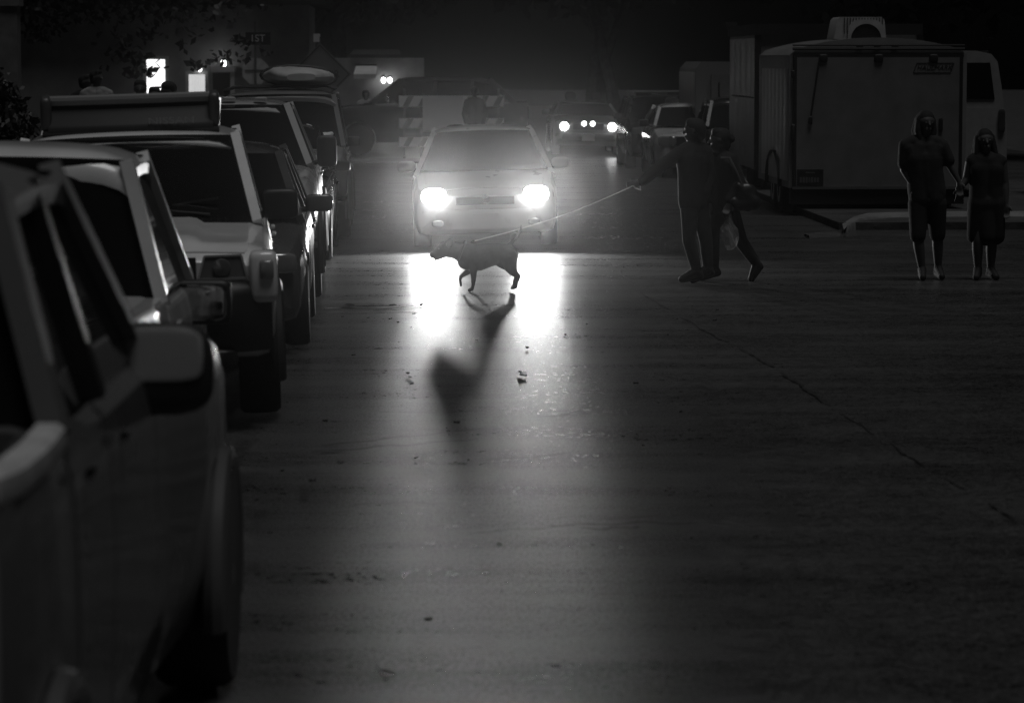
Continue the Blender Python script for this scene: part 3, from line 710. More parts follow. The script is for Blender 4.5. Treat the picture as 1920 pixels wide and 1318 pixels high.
# ------------------------------------------------------------------ 2. second pickup, rear towards us
def second_pickup():
    m = paint('pale champagne paint', .72, .32)
    Lp = 5.0; yf = 18.15; W = 1.80
    c = Car('pickup_truck', 'pale pickup with dark rear window, parked between nearest truck and roof rack vehicle', 'pickup truck', (-2.02, yf, 0), 'away', m, Lp, W, .38, .36, (.85, 3.9),
            [(0, .92), (.15, .98), (1.3, 1.05), (1.5, 1.08), (Lp, 1.12)], [(0, .85), (.08, .93), (.3, .98), (.9, 1), (3.9, 1), (Lp - .1, .97), (Lp, .93)], crown=.015, bed=(3.2, Lp - .06, .6), spokes=8)
    c.hood(.1, 1.35, .82)
    c.cabin(1.45, 2.1, 2.98, 3.14, 1.775, .955, .76, zbelt=1.09, ptk=.075, glassm=glass('dark cab glass', .06), redge=.07)
    for sx in (-1, 1): c.door(sx, 1.55, 3.05)
    for sx in (-1, 1): c.mirror(sx, 1.72, .97, w=.30, h=.23, dep=.12, out=-.06, e=.3)
    c.front(.66, .8, .32, .18, bumper=(.3, .2), bm=CHROME, plate=False); c.rear(.88, .11, .32)
    b = MB(); b.box((0, -Lp - .006, .85), (1.45, .03, .48)); b.build('tailgate', m, c.o)
    b = MB(); b.tube([(.74 * .9 + .02, -2.35, 1.62), (.79 * .9 + .035, -1.72, 1.18)], .012, 6); b.build('door_weatherstrip', CHROME, c.o)
second_pickup()

# ------------------------------------------------------------------ 3. grey off-roader with roof tray
def grey_suv():
    m = paint('silver grey paint', .84, .30)
    Lp = 4.5; W = 1.78
    c = Car('suv', 'light grey boxy off-road vehicle with a large roof rack tray and black front bumper', 'suv', (-1.66, 18.95, 0), 'us', m, Lp, W, .40, .375, (.86, 3.5),
            [(0, .98), (.05, 1.03), (.2, 1.075), (.6, 1.10), (1.25, 1.15), (1.35, 1.17), (Lp, 1.18)], [(0, .90), (.04, .95), (.12, .985), (.3, 1.0), (3.9, 1), (4.3, .98), (Lp, .94)], turn=3.0, roll=1.8, wheel_w=.25, crown=.03, flare=.012, spokes=6)
    c.hood(.06, 1.22, .83, .035, .62)
    c.cabin(1.28, 1.92, 4.05, 4.35, 1.735, .90, .765, pill=((2.45, 2.5), (3.4, 3.4)), zbelt=1.17, ptk=.085, glassm=GLASSC, redge=.06)
    for sx in (-1, 1): c.door(sx, 1.4, 2.45); c.door(sx, 2.5, 3.3, 3.4, 6.35)
    for sx in (-1, 1): c.mirror(sx, 1.62, 1.26, w=.235, h=.195, dep=.13, out=.03, e=.38)
    # headlights set behind upright lenses, body coloured corner pieces, black bumper
    for sx in (-1, 1):
        b = MB(); b.prism([(sx * .43, .012, .90), (sx * .72, .012, .90), (sx * .69, -.004, 1.035), (sx * .47, -.004, 1.035)], (0, -.06, 0)); h = b.build('headlight', LENSD, c.o)
        b = MB(); q = [(sx * .43, .014, .90), (sx * .72, .014, .90), (sx * .69, -.002, 1.035), (sx * .47, -.002, 1.035)]
        for i in range(4): b.bar(q[i], q[(i + 1) % 4], .014, .012, (0, 1, 0))
        b.build('lens_rim', mat('lens rim', .35, .3), h)
        b = MB(); b.lathe([(.0, .055), (.012, .05), (.02, .002)], (sx * .57, .012, .965), 'y', 20); b.build('reflector', LENSD, h)
        b = MB(); b.rbox((sx * .815, -.03, .905), (.17, .22, .31), .35); b.build('corner_trim', m, c.o)
        b = MB(); b.rbox((sx * .835, .03, .95), (.09, .16, .12), .4); b.build('turn_signal', mat('turn signal lens', .25, .15, coat=1), c.o)
    b = MB(); b.box((0, .0, .96), (.84, .03, .14)); g = b.build('grille', BLACKP, c.o)
    b = MB()
    for k in range(5): b.box((-.32 + .16 * k, .018, .96), (.02, .012, .13))
    b.build('grille_bar', BLACKP, g)
    rows = []
    prof = [(-.12, .50), (.06, .46), (.12, .55), (.14, .66), (.15, .80), (.13, .855), (.07, .88), (-.10, .88)]
    for j in range(29):
        u = j / 14 - 1; x = u * .86; y = -.16 * abs(u) ** 5; rows.append([(x, y + p, z) for p, z in prof])
    b = MB(); b.slab(rows, (0, -.02, 0)); bo = b.build('front_bumper', BLACKP, c.o, 50)
    b = MB(); b.box((0, .155, .70), (.3, .01, .15)); b.build('licence_plate', mat('licence plate', .5, .5), bo)
    b = MB(); b.rbox((0, .02, .43), (1.3, .2, .12), .3); b.build('skid_plate', BLACKP, c.o)
    b = MB()
    for x in (-.5, .15):
        b.tube([(x, -1.24, 1.225), (x + .42, -1.31, 1.27)], .009, 6); b.box((x + .25, -1.33, 1.285), (.62, .015, .012), Matrix.Rotation(.12, 3, 'Y'))
    b.build('wiper', BLACKP, c.o)
    # roof rack tray
    ro = MB(); z0, z1 = 1.795, 1.975
    for sx in (-1, 1):
        ro.tube([(sx * .535, -2.06, z0), (sx * .535, -3.75, z0)], .022, 8); ro.tube([(sx * .545, -2.12, z1 - .03), (sx * .56, -2.3, z1 - .03), (sx * .56, -3.6, z1 - .05), (sx * .55, -3.78, z0 + .02)], .022, 8)
        for d in (2.6, 3.2, 3.7): ro.bar((sx * .545, -d, z0), (sx * .56, -d, z1 - .04), .06, .02)
    for d in (2.3, 2.75, 3.2, 3.65): ro.box((0, -d, z0), (1.07, .05, .02))
    rk = ro.build('roof_rack', mat('rack tube', .10, .45), c.o)
    tray = MB(); rows = []
    for j in range(31):
        u = j / 15 - 1; x = u * .535; y = -2.03 - .05 * u * u; rows.append([(x, y + p, z) for p, z in ((.05, z0 - .055), (.062, z0 - .03), (.045, z0 + .0), (.0, z1 - .085), (-.03, z1 - .02), (-.055, z1 + .002), (-.09, z1 + .002))])
    tray.slab(rows, (0, -.025, -.004)); dfl = tray.build('wind_deflector', mat('deflector plastic', .045, .5), rk, 60)
    b = MB(); b.tube([(x * .525, -2.045 - .05 * x * x, z1 - .018) for x in [k / 8 - 1 for k in range(17)]], .034, 10); b.build('top_tube', mat('satin tube', .22, .42), rk)
    for sx in (-1, 1):
        b = MB(); b.rbox((sx * .545, -2.09, (z0 + z1) / 2 - .01), (.075, .15, z1 - z0 + .06), .5, Matrix.Rotation(-.22, 3, 'X')); b.build('end_cap', mat('end cap plastic', .07, .4), rk)
    b = MB(); b.tube([(x * .57, -1.985 - .06 * x * x, z0 - .055) for x in [k / 8 - 1 for k in range(17)]], .022, 8); b.build('rubber_seal', RUBBER, rk)
    text('lettering', 'NISSAN', .062, mat('worn lettering', .22, .5), dfl, Matrix.Translation((-.265, -1.972, z0 + .012)) @ Matrix.Rotation(math.pi, 4, 'Z') @ Matrix.Rotation(R(76), 4, 'X') @ Matrix.Diagonal((1.45, 1, 1, 1)))
    c.rear(.95, .12, .3)
grey_suv()

# ------------------------------------------------------------------ 4. dark hatchback behind it
def dark_hatch():
    m = paint('dark blue grey paint', .10, .22)
    c = Car('hatchback', 'dark rounded hatchback squeezed in behind the light grey off-roader', 'car', (-1.63, 23.85, 0), 'us', m, 4.2, 1.76, .22, .32, (.8, 3.4),
            [(0, .62), (.05, .70), (.3, .80), (1.0, .93), (1.2, .97), (4.2, 1.0)], [(0, .72), (.08, .84), (.25, .93), (.6, .985), (1, 1), (3.6, 1), (4.0, .96), (4.2, .88)], turn=1.0, roll=1.5, crown=.03)
    c.hood(.15, 1.1, .8)
    c.cabin(1.0, 1.9, 3.5, 4.05, 1.50, .93, .74, pill=((2.4, 2.45), (3.3, 3.3)), zbelt=.98, ptk=.08, redge=.09, rcrown=.05, bow=.2)
    for sx in (-1, 1): c.door(sx, 1.3, 2.4); c.door(sx, 2.43, 3.3, 3.2)
    for sx in (-1, 1): c.mirror(sx, 1.62, 1.055, w=.22, h=.14, dep=.12, out=.03, m=m)
    c.front(.62, .68, .36, .16, bumper=(.3, .26), bm=m, bz=.40); c.rear(.85)
dark_hatch()

# ------------------------------------------------------------------ 5. pickup with tow mirrors
def tow_pickup():
    m = paint('white pickup paint', .5, .25)
    c = Car('pickup_truck', 'white full size pickup facing the camera with painted roof glints and black tow mirrors', 'pickup truck', (-1.80, 28.6, 0), 'us', m, 5.7, 1.98, .45, .40, (.95, 4.4),
            [(0, 1.02), (.06, 1.08), (.3, 1.13), (1.3, 1.20), (1.45, 1.22), (5.7, 1.25)], [(0, .9), (.06, .96), (.2, .985), (.5, 1), (5.3, 1), (5.7, .95)], turn=1.0, roll=1.5, wheel_w=.26, bed=(3.75, 5.62, .75), crown=.03, flare=.01, spokes=8)
    c.hood(.1, 1.3, .84, .03)
    c.cabin(1.35, 2.0, 3.45, 3.65, 1.80, .93, .72, pill=((2.75, 2.8),), zbelt=1.22, ptk=.085, glassm=GLASS, redge=.06)
    for sx in (-1, 1): c.door(sx, 1.5, 2.7, hm=CHROME); c.door(sx, 2.73, 3.6, hm=CHROME)
    for sx in (-1, 1): c.mirror(sx, 1.62, 1.33, w=.19, h=.30, dep=.13, out=.06, e=.4)
    c.front(.76, .92, .30, .22, grille=(.52, .26), bumper=(.3, .24), bm=CHROME, bz=.62); c.rear(1.0)
    for x in (-.46, -.16, 0, .16, .46):
        b = MB(); b.rbox((x, -2.02 + .05 * (1 - x * x), 1.845 - .05 * x * x), (.13, .09, .035), .6); b.build('marker_lamp', mat('roof glint lens', .6, .2, coat=1), c.o)  # pale pieces stand in for reflections along the cab roof edge
tow_pickup()

# ------------------------------------------------------------------ 6. dark coupe and 7. off-roader with the roof bag
def dark_coupe():
    m = paint('black paint', .03, .2)
    c = Car('coupe', 'low black car with curved roofline in front of the vehicle carrying a roof bag', 'car', (-1.72, 34.9, 0), 'us', m, 3.9, 1.72, .2, .31, (.75, 3.1),
            [(0, .62), (.05, .7), (.3, .8), (1.1, .92), (3.9, .98)], [(0, .75), (.1, .88), (.4, .97), (1, 1), (3.3, 1), (3.9, .9)], crown=.03)
    c.hood(.15, 1.0, .8); c.cabin(1.0, 1.75, 3.0, 3.7, 1.46, .92, .74, pill=((2.3, 2.35),), zbelt=.97, redge=.09, bow=.2)
    for sx in (-1, 1): c.mirror(sx, 1.5, 1.02, w=.18, h=.12); c.door(sx, 1.25, 2.3)
    c.front(.6, .66, .32, .15, bumper=(.3, .24), bm=m, bz=.38); c.rear(.8)
dark_coupe()
def bag_suv():
    m = paint('faded grey paint', .22, .35)
    c = Car('suv', 'grey off-road vehicle with round headlights and a long bag strapped to its roof', 'suv', (-1.63, 39.2, 0), 'us', m, 4.3, 1.76, .45, .38, (.8, 3.4),
            [(0, .94), (.05, 1.0), (.3, 1.05), (1.2, 1.12), (4.3, 1.15)], [(0, .90), (.05, .95), (.2, .99), (.5, 1), (4, 1), (4.3, .95)], roll=1.0, turn=.5, wheel_w=.25, flare=.01, crown=.03)
    c.hood(.1, 1.15, .82); c.cabin(1.2, 1.50, 4.0, 4.2, 1.80, .93, .80, pill=((2.35, 2.4), (3.3, 3.3)), zbelt=1.14, glassm=GLASS, redge=.06)
    for sx in (-1, 1): c.door(sx, 1.3, 2.3); c.mirror(sx, 1.5, 1.17, w=.17, h=.13, out=.04)
    c.front(.56, .80, .22, .22, lamp=LENSD, grille=(.42, .2), bumper=(.3, .16), bm=CHROME, bz=.56, round_=True); c.rear(.9)
    for d in (2.2, 3.3):
        b = MB(); b.tube([(-.72, -d, 1.83), (-.6, -d, 1.875), (.6, -d, 1.875), (.72, -d, 1.83)], .018, 8); b.build('roof_bar', BLACKP, c.o)
bag_suv()
def roof_bag():
    b = MB(); rr = random.Random(4); rows = []; n = 18
    for i in range(25):
        t = i / 24; y = -1.0 + 2.2 * t; e = math.sin(math.pi * min(1, max(0, t * .94 + .03))) ** .4; row = []
        for k in range(n + 1):
            a = 2 * math.pi * k / n; x = math.copysign(abs(math.cos(a)) ** .7, math.cos(a)) * .46 * e; z = math.copysign(abs(math.sin(a)) ** .7, math.sin(a)) * .115 * e
            row.append((x + .02 * math.sin(5 * t * 3 + a), y, z * (1 + .12 * math.sin(9 * t + 2 * a)) + .02 * math.sin(7 * t)))
        rows.append(row)
    b.grid(rows); b.add(rows[0][:-1], [tuple(range(n))]); b.add(rows[-1][:-1], [tuple(range(n))])
    o = b.build('roof_bag', mat('pale canvas', .45, .8, noise=.25, nscale=4, bump=.01, bscale=6), None, 60)
    o.location = (-1.46, 42.0, 2.0); o.rotation_euler = (0, R(2), R(4)); tag(o, 'long pale soft bag lying on the roof of the grey off-road vehicle', 'roof bag')
    for y in (-.35, .55):
        s = MB(); s.tube([(.49 * math.cos(a), y, .145 * math.sin(a)) for a in [2 * math.pi * k / 20 for k in range(21)]], .012, 6, False); s.build('strap', BLACKP, o)
roof_bag()
def swan():
    o = blob('swan_figure', [((-.07, 0, .09), .055, (.06, 0, .10), .075, (.14, 0, .15), .03), ('e', (.02, 0, .075), (.30, .14, .15)), ((-.10, 0, .10), .04, (-.085, 0, .18), .022, (-.115, 0, .245), .018, (-.16, 0, .26), .018, (-.195, 0, .235), .022), ((-.195, 0, .235), .018, (-.235, 0, .215), .008)],
             mat('white ceramic', .75, .3, coat=.4), None, .008, 2)
    o.location = (-1.13, 40.15, 1.145); tag(o, 'small white swan figure with a curved neck standing on a car hood', 'figurine')
swan()

# ------------------------------------------------------------------ 8. the oncoming sedan with its headlights on
HEAD = emitter('lit headlight lens', 11.0, 'FRONT')
def spot(name, loc, rot, power, size, parent, blend=1.0, rad=.05):
    l = bpy.data.lights.new(name, 'SPOT'); o = bpy.data.objects.new(name, l); COL.objects.link(o); o.location = loc; o.rotation_euler = rot
    l.energy = power; l.spot_size = R(size); l.spot_blend = blend; l.shadow_soft_size = rad; l.color = (1, 1, 1)
    if parent: o.parent = parent
    return o
def oncoming():
    m = paint('pale silver paint', .5, .3, noise=.02)
    c = Car('sedan', 'oncoming pale sedan with both headlights glaring, right behind the walking dog', 'car', (.885, 37.35, 0), 'us', m, 4.5, 1.73, .18, .31, (.85, 3.5),
            [(0, .55), (.04, .62), (.2, .70), (.5, .76), (1.05, .86), (1.2, .88), (3.6, .93), (4.3, .95), (4.5, .9)], [(0, .70), (.06, .82), (.2, .92), (.5, .98), (1, 1), (3.8, 1), (4.3, .95), (4.5, .86)], roll=1.6, turn=-1.0, crown=.03)
    c.hood(.18, 1.05, .82, .012, .6)
    c.cabin(1.08, 1.95, 3.25, 3.95, 1.375, .93, .70, pill=((2.45, 2.5),), zbelt=.90, ptk=.07, glassm=GLASSC, redge=.06, rcrown=.045, bow=.16)
    for sx in (-1, 1): c.mirror(sx, 1.5, .955, w=.22, h=.135, dep=.13, out=.02, m=m, e=.6); c.door(sx, 1.35, 2.45); c.door(sx, 2.48, 3.3, 3.2)
    c.front(.595, .645, .30, .16, grille=(.34, .09), gz=.58, bumper=(.3, .26), bm=m, bz=.36, d=.05); c.rear(.75)
    b = MB(); b.lathe([(0, .05), (.01, .045), (.012, .002)], (0, .035, .60), 'y', 20); b.build('badge', CHROME, c.o)
    for sx in (-1, 1):
        b = MB(); b.rbox((sx * .595, .035, .645), (.30, .03, .20), .7); b.build('lit_lamp', HEAD, c.o, 50)
        spot('headlamp_beam', (sx * .595, .09, .645), (R(86), 0, 0), 430, 130, c.o, 1.0, .06)
        b = MB(); b.rbox((sx * .56, .10, .33), (.14, .05, .08), .7); b.build('fog_lamp', LENS, c.o, 50)
    return c
oncoming()

# ------------------------------------------------------------------ 9. distant car with small round lights
def far_car():
    m = paint('dim grey paint', .12, .3); Y = 75.0; a, bq = at(1057, 238, Y), at(1147, 241, Y); cx = (a.x + bq.x) / 2
    c = Car('sedan', 'distant car facing the camera with round lit headlights and two small lamps between', 'car', (cx, Y, 0), 'us', m, 4.3, 1.66, .22, .30, (.8, 3.4),
            [(0, .68), (.05, .74), (.3, .8), (1.1, .9), (3.6, .95), (4.3, .9)], [(0, .8), (.06, .9), (.3, .98), (1, 1), (3.7, 1), (4.3, .88)], roll=-1, turn=0, crown=.03)
    c.hood(.15, 1.0, .82); c.cabin(1.1, 1.75, 3.1, 3.7, 1.20, .92, .74, pill=((2.4, 2.45),), zbelt=.93, glassm=GLASS)
    for sx in (-1, 1): c.mirror(sx, 1.5, .98, w=.2, h=.13); c.door(sx, 1.3, 2.4)
    z = a.z; c.front((bq.x - a.x) / 2, z, .2, .2, grille=(.36, .14), gz=z, bumper=(.3, .2), bz=.42, round_=True); c.rear(.8)
    for sx in (-1, 1):
        b = MB(); b.lathe([(0, .1), (.02, .09), (.03, .05), (.033, .002)], (sx * (bq.x - a.x) / 2, .035, z), 'y', 20); b.build('lit_lamp', emitter('far headlight lens', 14), c.o)
        b = MB(); b.lathe([(0, .06), (.02, .05), (.03, .002)], (sx * .1, .035, z + .07), 'y', 16); b.build('small_lamp', emitter('far small lamp lens', 5), c.o)
far_car()

# ------------------------------------------------------------------ 10. dark vehicle standing across the street
def crossing():
    m = paint('deep black paint', .035, .2); x0, x1 = -2.15, 2.75
    c = Car('suv', 'black pickup-like vehicle standing crosswise behind the striped barrier with one bright wheel', 'suv', (x0, 75.9, 0), 90, m, x1 - x0, 1.85, .3, .37, (.93, 3.9),
            [(0, .95), (.08, 1.03), (.3, 1.10), (1.2, 1.2), (1.3, 1.22), (4.9, 1.25)], [(0, .8), (.1, .93), (.4, .99), (1, 1), (4.4, 1), (4.9, .92)], crown=.02, spokes=5, rim=mat('polished rim', .9, .2, metal=1))
    c.hood(.1, 1.2, .84); c.cabin(1.25, 2.0, 4.0, 4.6, 1.80, .92, .76, pill=((2.7, 2.75), (3.6, 3.6)), zbelt=1.22, ptk=.08, seats=True)
    for sx in (-1, 1): c.mirror(sx, 1.62, 1.3, w=.2, h=.16, m=CHROME); c.door(sx, 1.45, 2.65, hm=CHROME); c.door(sx, 2.68, 3.55, 3.0, hm=CHROME)
    c.front(.68, .85, .3, .18, bumper=(.3, .2)); c.rear(1.0)
crossing()

# ------------------------------------------------------------------ right-hand row
def parked_right():
    ma = paint('black suv paint', .05, .22)
    c = Car('suv', 'dark wagon with roof bars parked at the far end of the right-hand row', 'car', (5.32, 65.2, 0), 'us', ma, 4.5, 1.78, .25, .34, (.85, 3.5),
            [(0, .8), (.05, .86), (.3, .92), (1.2, 1.0), (4.5, 1.04)], [(0, .8), (.08, .92), (.4, .99), (1, 1), (4, 1), (4.5, .92)], turn=0, crown=.03)
    c.hood(.15, 1.1, .82); c.cabin(1.15, 1.8, 4.0, 4.35, 1.46, .92, .78, pill=((2.4, 2.45), (3.3, 3.3)), zbelt=1.03)
    for sx in (-1, 1): c.mirror(sx, 1.5, 1.06, w=.2, h=.13); c.door(sx, 1.3, 2.4, hm=CHROME); c.door(sx, 2.43, 3.25, 3.0, hm=CHROME)
    c.front(.64, .78, .34, .16, bumper=(.3, .24), bm=ma); c.rear(.85)
    b = MB()
    for sx in (-1, 1): b.tube([(sx * .62, -2.0, 1.46), (sx * .62, -2.1, 1.53), (sx * .62, -3.8, 1.53), (sx * .62, -3.9, 1.46)], .018, 8)
    for d in (2.4, 3.4): b.tube([(-.7, -d, 1.55), (.7, -d, 1.55)], .022, 8)
    b.build('roof_rack', mat('rack tube', .10, .45), c.o)
    ms = paint('bright silver paint', .55, .25)
    c = Car('hatchback', 'small silver car facing the camera, partly behind the man holding the leash', 'car', (5.42, 60.2, 0), 'us', ms, 3.9, 1.66, .2, .31, (.75, 3.2),
            [(0, .60), (.05, .68), (.3, .80), (1.0, .92), (3.9, .98)], [(0, .75), (.08, .88), (.4, .98), (1, 1), (3.4, 1), (3.9, .9)], crown=.03)
    c.hood(.15, 1.0, .82); c.cabin(1.0, 1.7, 3.2, 3.75, 1.36, .92, .74, pill=((2.2, 2.25),), zbelt=.97, redge=.09, bow=.18)
    for sx in (-1, 1): c.mirror(sx, 1.4, 1.02, w=.19, h=.14); c.door(sx, 1.2, 2.2)
    c.front(.58, .70, .36, .2, bumper=(.3, .24), bm=ms, bz=.4); c.rear(.8)
    mb = paint('black paint', .03, .2)
    c = Car('suv', 'black car with dark windscreen between the silver car and the motorhome', 'car', (6.15, 57.2, 0), 'us', mb, 2.9, 1.72, .25, .33, (.6, 2.3),
            [(0, .75), (.05, .82), (.3, .9), (.7, 1.0), (2.9, 1.04)], [(0, .8), (.08, .92), (.4, .99), (1, 1), (2.4, 1), (2.9, .92)], crown=.03)
    c.hood(.12, .65, .82); c.cabin(.7, 1.1, 2.3, 2.75, 1.52, .92, .78, pill=((1.7, 1.75),), zbelt=1.03, redge=.08)
    for sx in (-1, 1): c.mirror(sx, .95, 1.07, w=.19, h=.14); c.door(sx, .85, 1.7)
    c.front(.62, .76, .32, .16, bumper=(.3, .24), bm=mb); c.rear(.85)
    mh = paint('grey paint', .15, .25)
    c = Car('sedan', 'dark car at the right edge of the picture beside the tall white van', 'car', (10.75, 47.2, .1), 'us', mh, 4.3, 1.76, .22, .32, (.8, 3.4),
            [(0, .66), (.05, .74), (.3, .84), (1.1, .95), (4.3, 1.0)], [(0, .8), (.08, .92), (.4, .99), (1, 1), (3.8, 1), (4.3, .92)], crown=.03)
    c.hood(.15, 1.05, .82); c.cabin(1.05, 1.75, 3.4, 4.0, 1.44, .92, .76, pill=((2.4, 2.45),), zbelt=.98)
    for sx in (-1, 1): c.mirror(sx, 1.5, 1.03, w=.2, h=.13)
    c.front(.62, .7, .34, .16, bumper=(.3, .24), bm=mh); c.rear(.85)
parked_right()

# ------------------------------------------------------------------ boxes on wheels: trailers, motorhome, van
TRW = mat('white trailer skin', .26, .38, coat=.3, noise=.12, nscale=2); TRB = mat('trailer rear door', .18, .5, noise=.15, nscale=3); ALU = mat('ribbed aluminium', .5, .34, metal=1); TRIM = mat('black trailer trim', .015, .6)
def ribbed_side(b, x, y0, y1, z0, z1, sx, n):
    rows = []
    for i in range(n * 6 + 1):
        y = lerp(y0, y1, i / (n * 6)); q = abs(math.sin(math.pi * i / 6)) * .03
        rows.append([(x + sx * q, y, lerp(z0, z1, k / 4)) for k in range(5)])
    b.slab(rows, (-sx * .02, 0, 0))
def cargo_trailer():
    Y = 45.5; x0, x1 = at(1480, 250, Y).x, at(1812, 250, Y).x; cx = (x0 + x1) / 2; Lt = 4.0; zb = .40
    Zp = lambda py: at(1640, py, Y).z
    zc, zs = Zp(71), Zp(97)
    h = empty('cargo_trailer', (cx, Y, 0), label='enclosed cargo trailer with wide rear ramp door and roof cooling unit', cat='trailer')
    W = x1 - x0; w = W / 2
    def rooft(u): return lerp(zc, zs, abs(u) ** 2.2) - .05 * max(0, (abs(u) - .94) / .06) ** 2
    b = MB(); n = 28; prof = [(-w, zb)] + [(w * (k / 14 - 1), rooft(k / 14 - 1)) for k in range(n + 1)] + [(w, zb)]
    rows = [[(x, y, z) for x, z in prof] for y in (.03, Lt)]
    b.grid(rows); b.add(rows[0], [tuple(range(len(prof)))]); b.add(rows[1], [tuple(range(len(prof)))]); b.add([rows[0][0], rows[0][-1], rows[1][-1], rows[1][0]], [(0, 1, 2, 3)])
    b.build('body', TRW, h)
    b = MB(); dz1, dz0 = Zp(108), Zp(350); xa, xb = at(1493, 250, Y).x - cx, at(1797, 250, Y).x - cx
    b.box(((xa + xb) / 2, -.005, (dz0 + dz1) / 2), (xb - xa, .05, dz1 - dz0)); d = b.build('ramp_door', TRB, h)
    b = MB(); t = .05
    b.box((0, .0, dz1 + t / 2), (xb - xa + 2 * t, .06, t)); b.box((xa - t / 2, .0, (dz0 + dz1) / 2), (t, .06, dz1 - dz0)); b.box((xb + t / 2, .0, (dz0 + dz1) / 2), (t, .06, dz1 - dz0)); b.build('door_seal', TRIM, h)
    b = MB(); b.tube([(-w * .97, .0, dz1 + .12), (w * .97, .0, dz1 + .12)], .022, 8); b.tube([(-w * .97, .0, dz1 + .17), (w * .97, .0, dz1 + .17)], .012, 8); b.build('header_rail', TRIM, h)
    b = MB(); b.box(((xa + xb) / 2, -.02, dz0 - .02), (xb - xa + .1, .04, .035)); b.build('threshold', ALU, h)
    b = MB(); b.box((0, .1, zb - .12), (W * .98, .2, .22)); b.box((0, Lt / 2, zb - .06), (W * .9, Lt - .3, .1)); b.build('chassis', TRIM, h)
    for px in (1543, 1647, 1750):
        b = MB(); b.rbox((at(px, 100, Y).x - cx, -.03, Zp(110)), (.13, .06, .12), .5); b.build('hinge', TRIM, h)
    for px in (1612, 1645, 1678):
        b = MB(); b.rbox((at(px, 88, Y).x - cx, .01, Zp(88)), (.1, .04, .05), .6); b.build('marker_lamp', mat('red lamp lens', .06, .12, coat=1), h)
    b = MB(); p0 = at(1536, 110, Y - .02); p1 = at(1519, 226, Y - .02); b.tube([(p0.x - cx, -.05, p0.z), (p1.x - cx, -.05, p1.z)], .012, 8); b.rbox((p1.x - cx, -.055, p1.z), (.06, .04, .12), .5); b.build('cable_stay', TRIM, d)
    for px, py, dm in ((1486, 250, (.07, .07, .26)), (1486, 140, (.05, .06, .12)), (1763, 235, (.06, .03, .2))):
        b = MB(); b.rbox((at(px, py, Y).x - cx, -.04, Zp(py)), dm, .4); b.build('door_latch', TRIM, h)
    pa, pb = at(1494, 318, Y), at(1543, 349, Y); b = MB(); b.box(((pa.x + pb.x) / 2 - cx, -.036, (pa.z + pb.z) / 2), (pb.x - pa.x, .008, pa.z - pb.z)); pl = b.build('sticker', mat('dark sticker', .02, .5), d)
    bb = MB(); rr = random.Random(5); x = pa.x - cx + .04
    while x < pb.x - cx - .06:
        k = rr.uniform(.018, .034); bb.box((x + k / 2, -.0415, (pa.z + pb.z) / 2 - .03), (k, .002, rr.uniform(.06, .085))); x += k + .012
    bb.box(((pa.x + pb.x) / 2 - cx, -.0415, pa.z - .045), (.13, .002, .018)); bb.build('lettering', mat('faded print', .12, .6), pl)
    q0, q1 = at(1712, 137, Y), at(1788, 119, Y); b = MB(); e = .05; X0, X1, Z0, Z1 = q0.x - cx, q1.x - cx, q0.z, q1.z
    o4 = [(X0, -.034, Z0), (X1 - e, -.034, Z0), (X1, -.034, Z1), (X0 + e, -.034, Z1)]
    for i in range(4): b.bar(o4[i], o4[(i + 1) % 4], .010, .004, (0, 0, 1))
    b.build('logo_border', TRIM, d)
    text('lettering', 'HAULMARK', .095, TRIM, d, Matrix.Translation(((X0 + X1) / 2 + .01, -.034, (Z0 + Z1) / 2)) @ FACE_CAM, shear=.25)
    b = MB(); ribbed_side(b, -w - .003, .12, Lt - .5, zb + .1, zs - .25, -1, 7); b.build('ribbed_side', ALU, h)
    b = MB(); b.box((w + .004, 1.9, (zb + zs) / 2), (.02, 3.5, zs - zb - .3)); b.build('side_panel', TRW, h)
    for sx in (-1, 1):
        for yy in (1.35, 2.15):
            b = MB(); b.lathe([(-.1, .2), (-.1, .3), (-.07, .33), (.07, .33), (.1, .3), (.1, .2)], (sx * (w - .11), yy, .33), 'x', 28); wh = b.build('wheel', RUBBER, h)
            b = MB(); b.lathe([(-.06, .05), (sx * .1, .19), (sx * .104, .12), (sx * .08, .002)], (sx * (w - .11), yy, .33), 'x', 20); b.build('rim', mat('steel wheel', .35, .4, metal=.8), wh)
        pts = [(sx * (w + .06), 1.75 + .85 * math.cos(a), .40 + .5 * math.sin(a)) for a in [math.pi * k / 14 for k in range(15)]]
        b = MB(); b.slab([[p, (p[0] - sx * .2, p[1], p[2])] for p in pts], (0, 0, -.015)); b.build('fender', TRIM, h)
    b = MB(); b.tube([(-.4, Lt, .42), (0, Lt + 1.2, .42), (.4, Lt, .42)], .04); b.build('drawbar', TRIM, h)
    # cooling unit on the roof
    za, zt = Zp(72) - .01, at(1610, 33, Y + 1.0).z; xa, xb = at(1562, 60, Y + .8).x - cx, at(1660, 60, Y + .8).x - cx
    b = MB(); y0, y1 = .7, 1.5; b.prism([(xa, y0, za), (xb, y0, za), (xb - .03, y0, zt - .04), (xb - .07, y0, zt), (xa + .09, y0, zt), (xa + .05, y0, zt - .04)], (0, y1 - y0, 0)); u = b.build('cooling_unit', mat('aged white plastic', .42, .55, noise=.15), h)
    b = MB(); m_ = 14
    for k in range(m_):
        b.box((lerp(xa + .15, xb - .06, k / (m_ - 1)), y0 - .008, lerp(za, zt, .6)), (.010, .02, (zt - za) * .72))
    b.build('vent_slat', TRIM, u)
    b = MB(); cxx = lerp(xa, xb, .61); rr_ = (xb - xa) * .29; arc = [(cxx + rr_ * math.cos(a), y0 - .03, za + rr_ * 1.0 * math.sin(a)) for a in [math.pi * k / 18 for k in range(19)]]
    o_ = [(cxx + rr_ * 1.2 * math.copysign(abs(math.cos(a)) ** .6, math.cos(a)), y0 - .03, za + rr_ * 1.28 * abs(math.sin(a)) ** .6) for a in [math.pi * k / 18 for k in range(19)]]
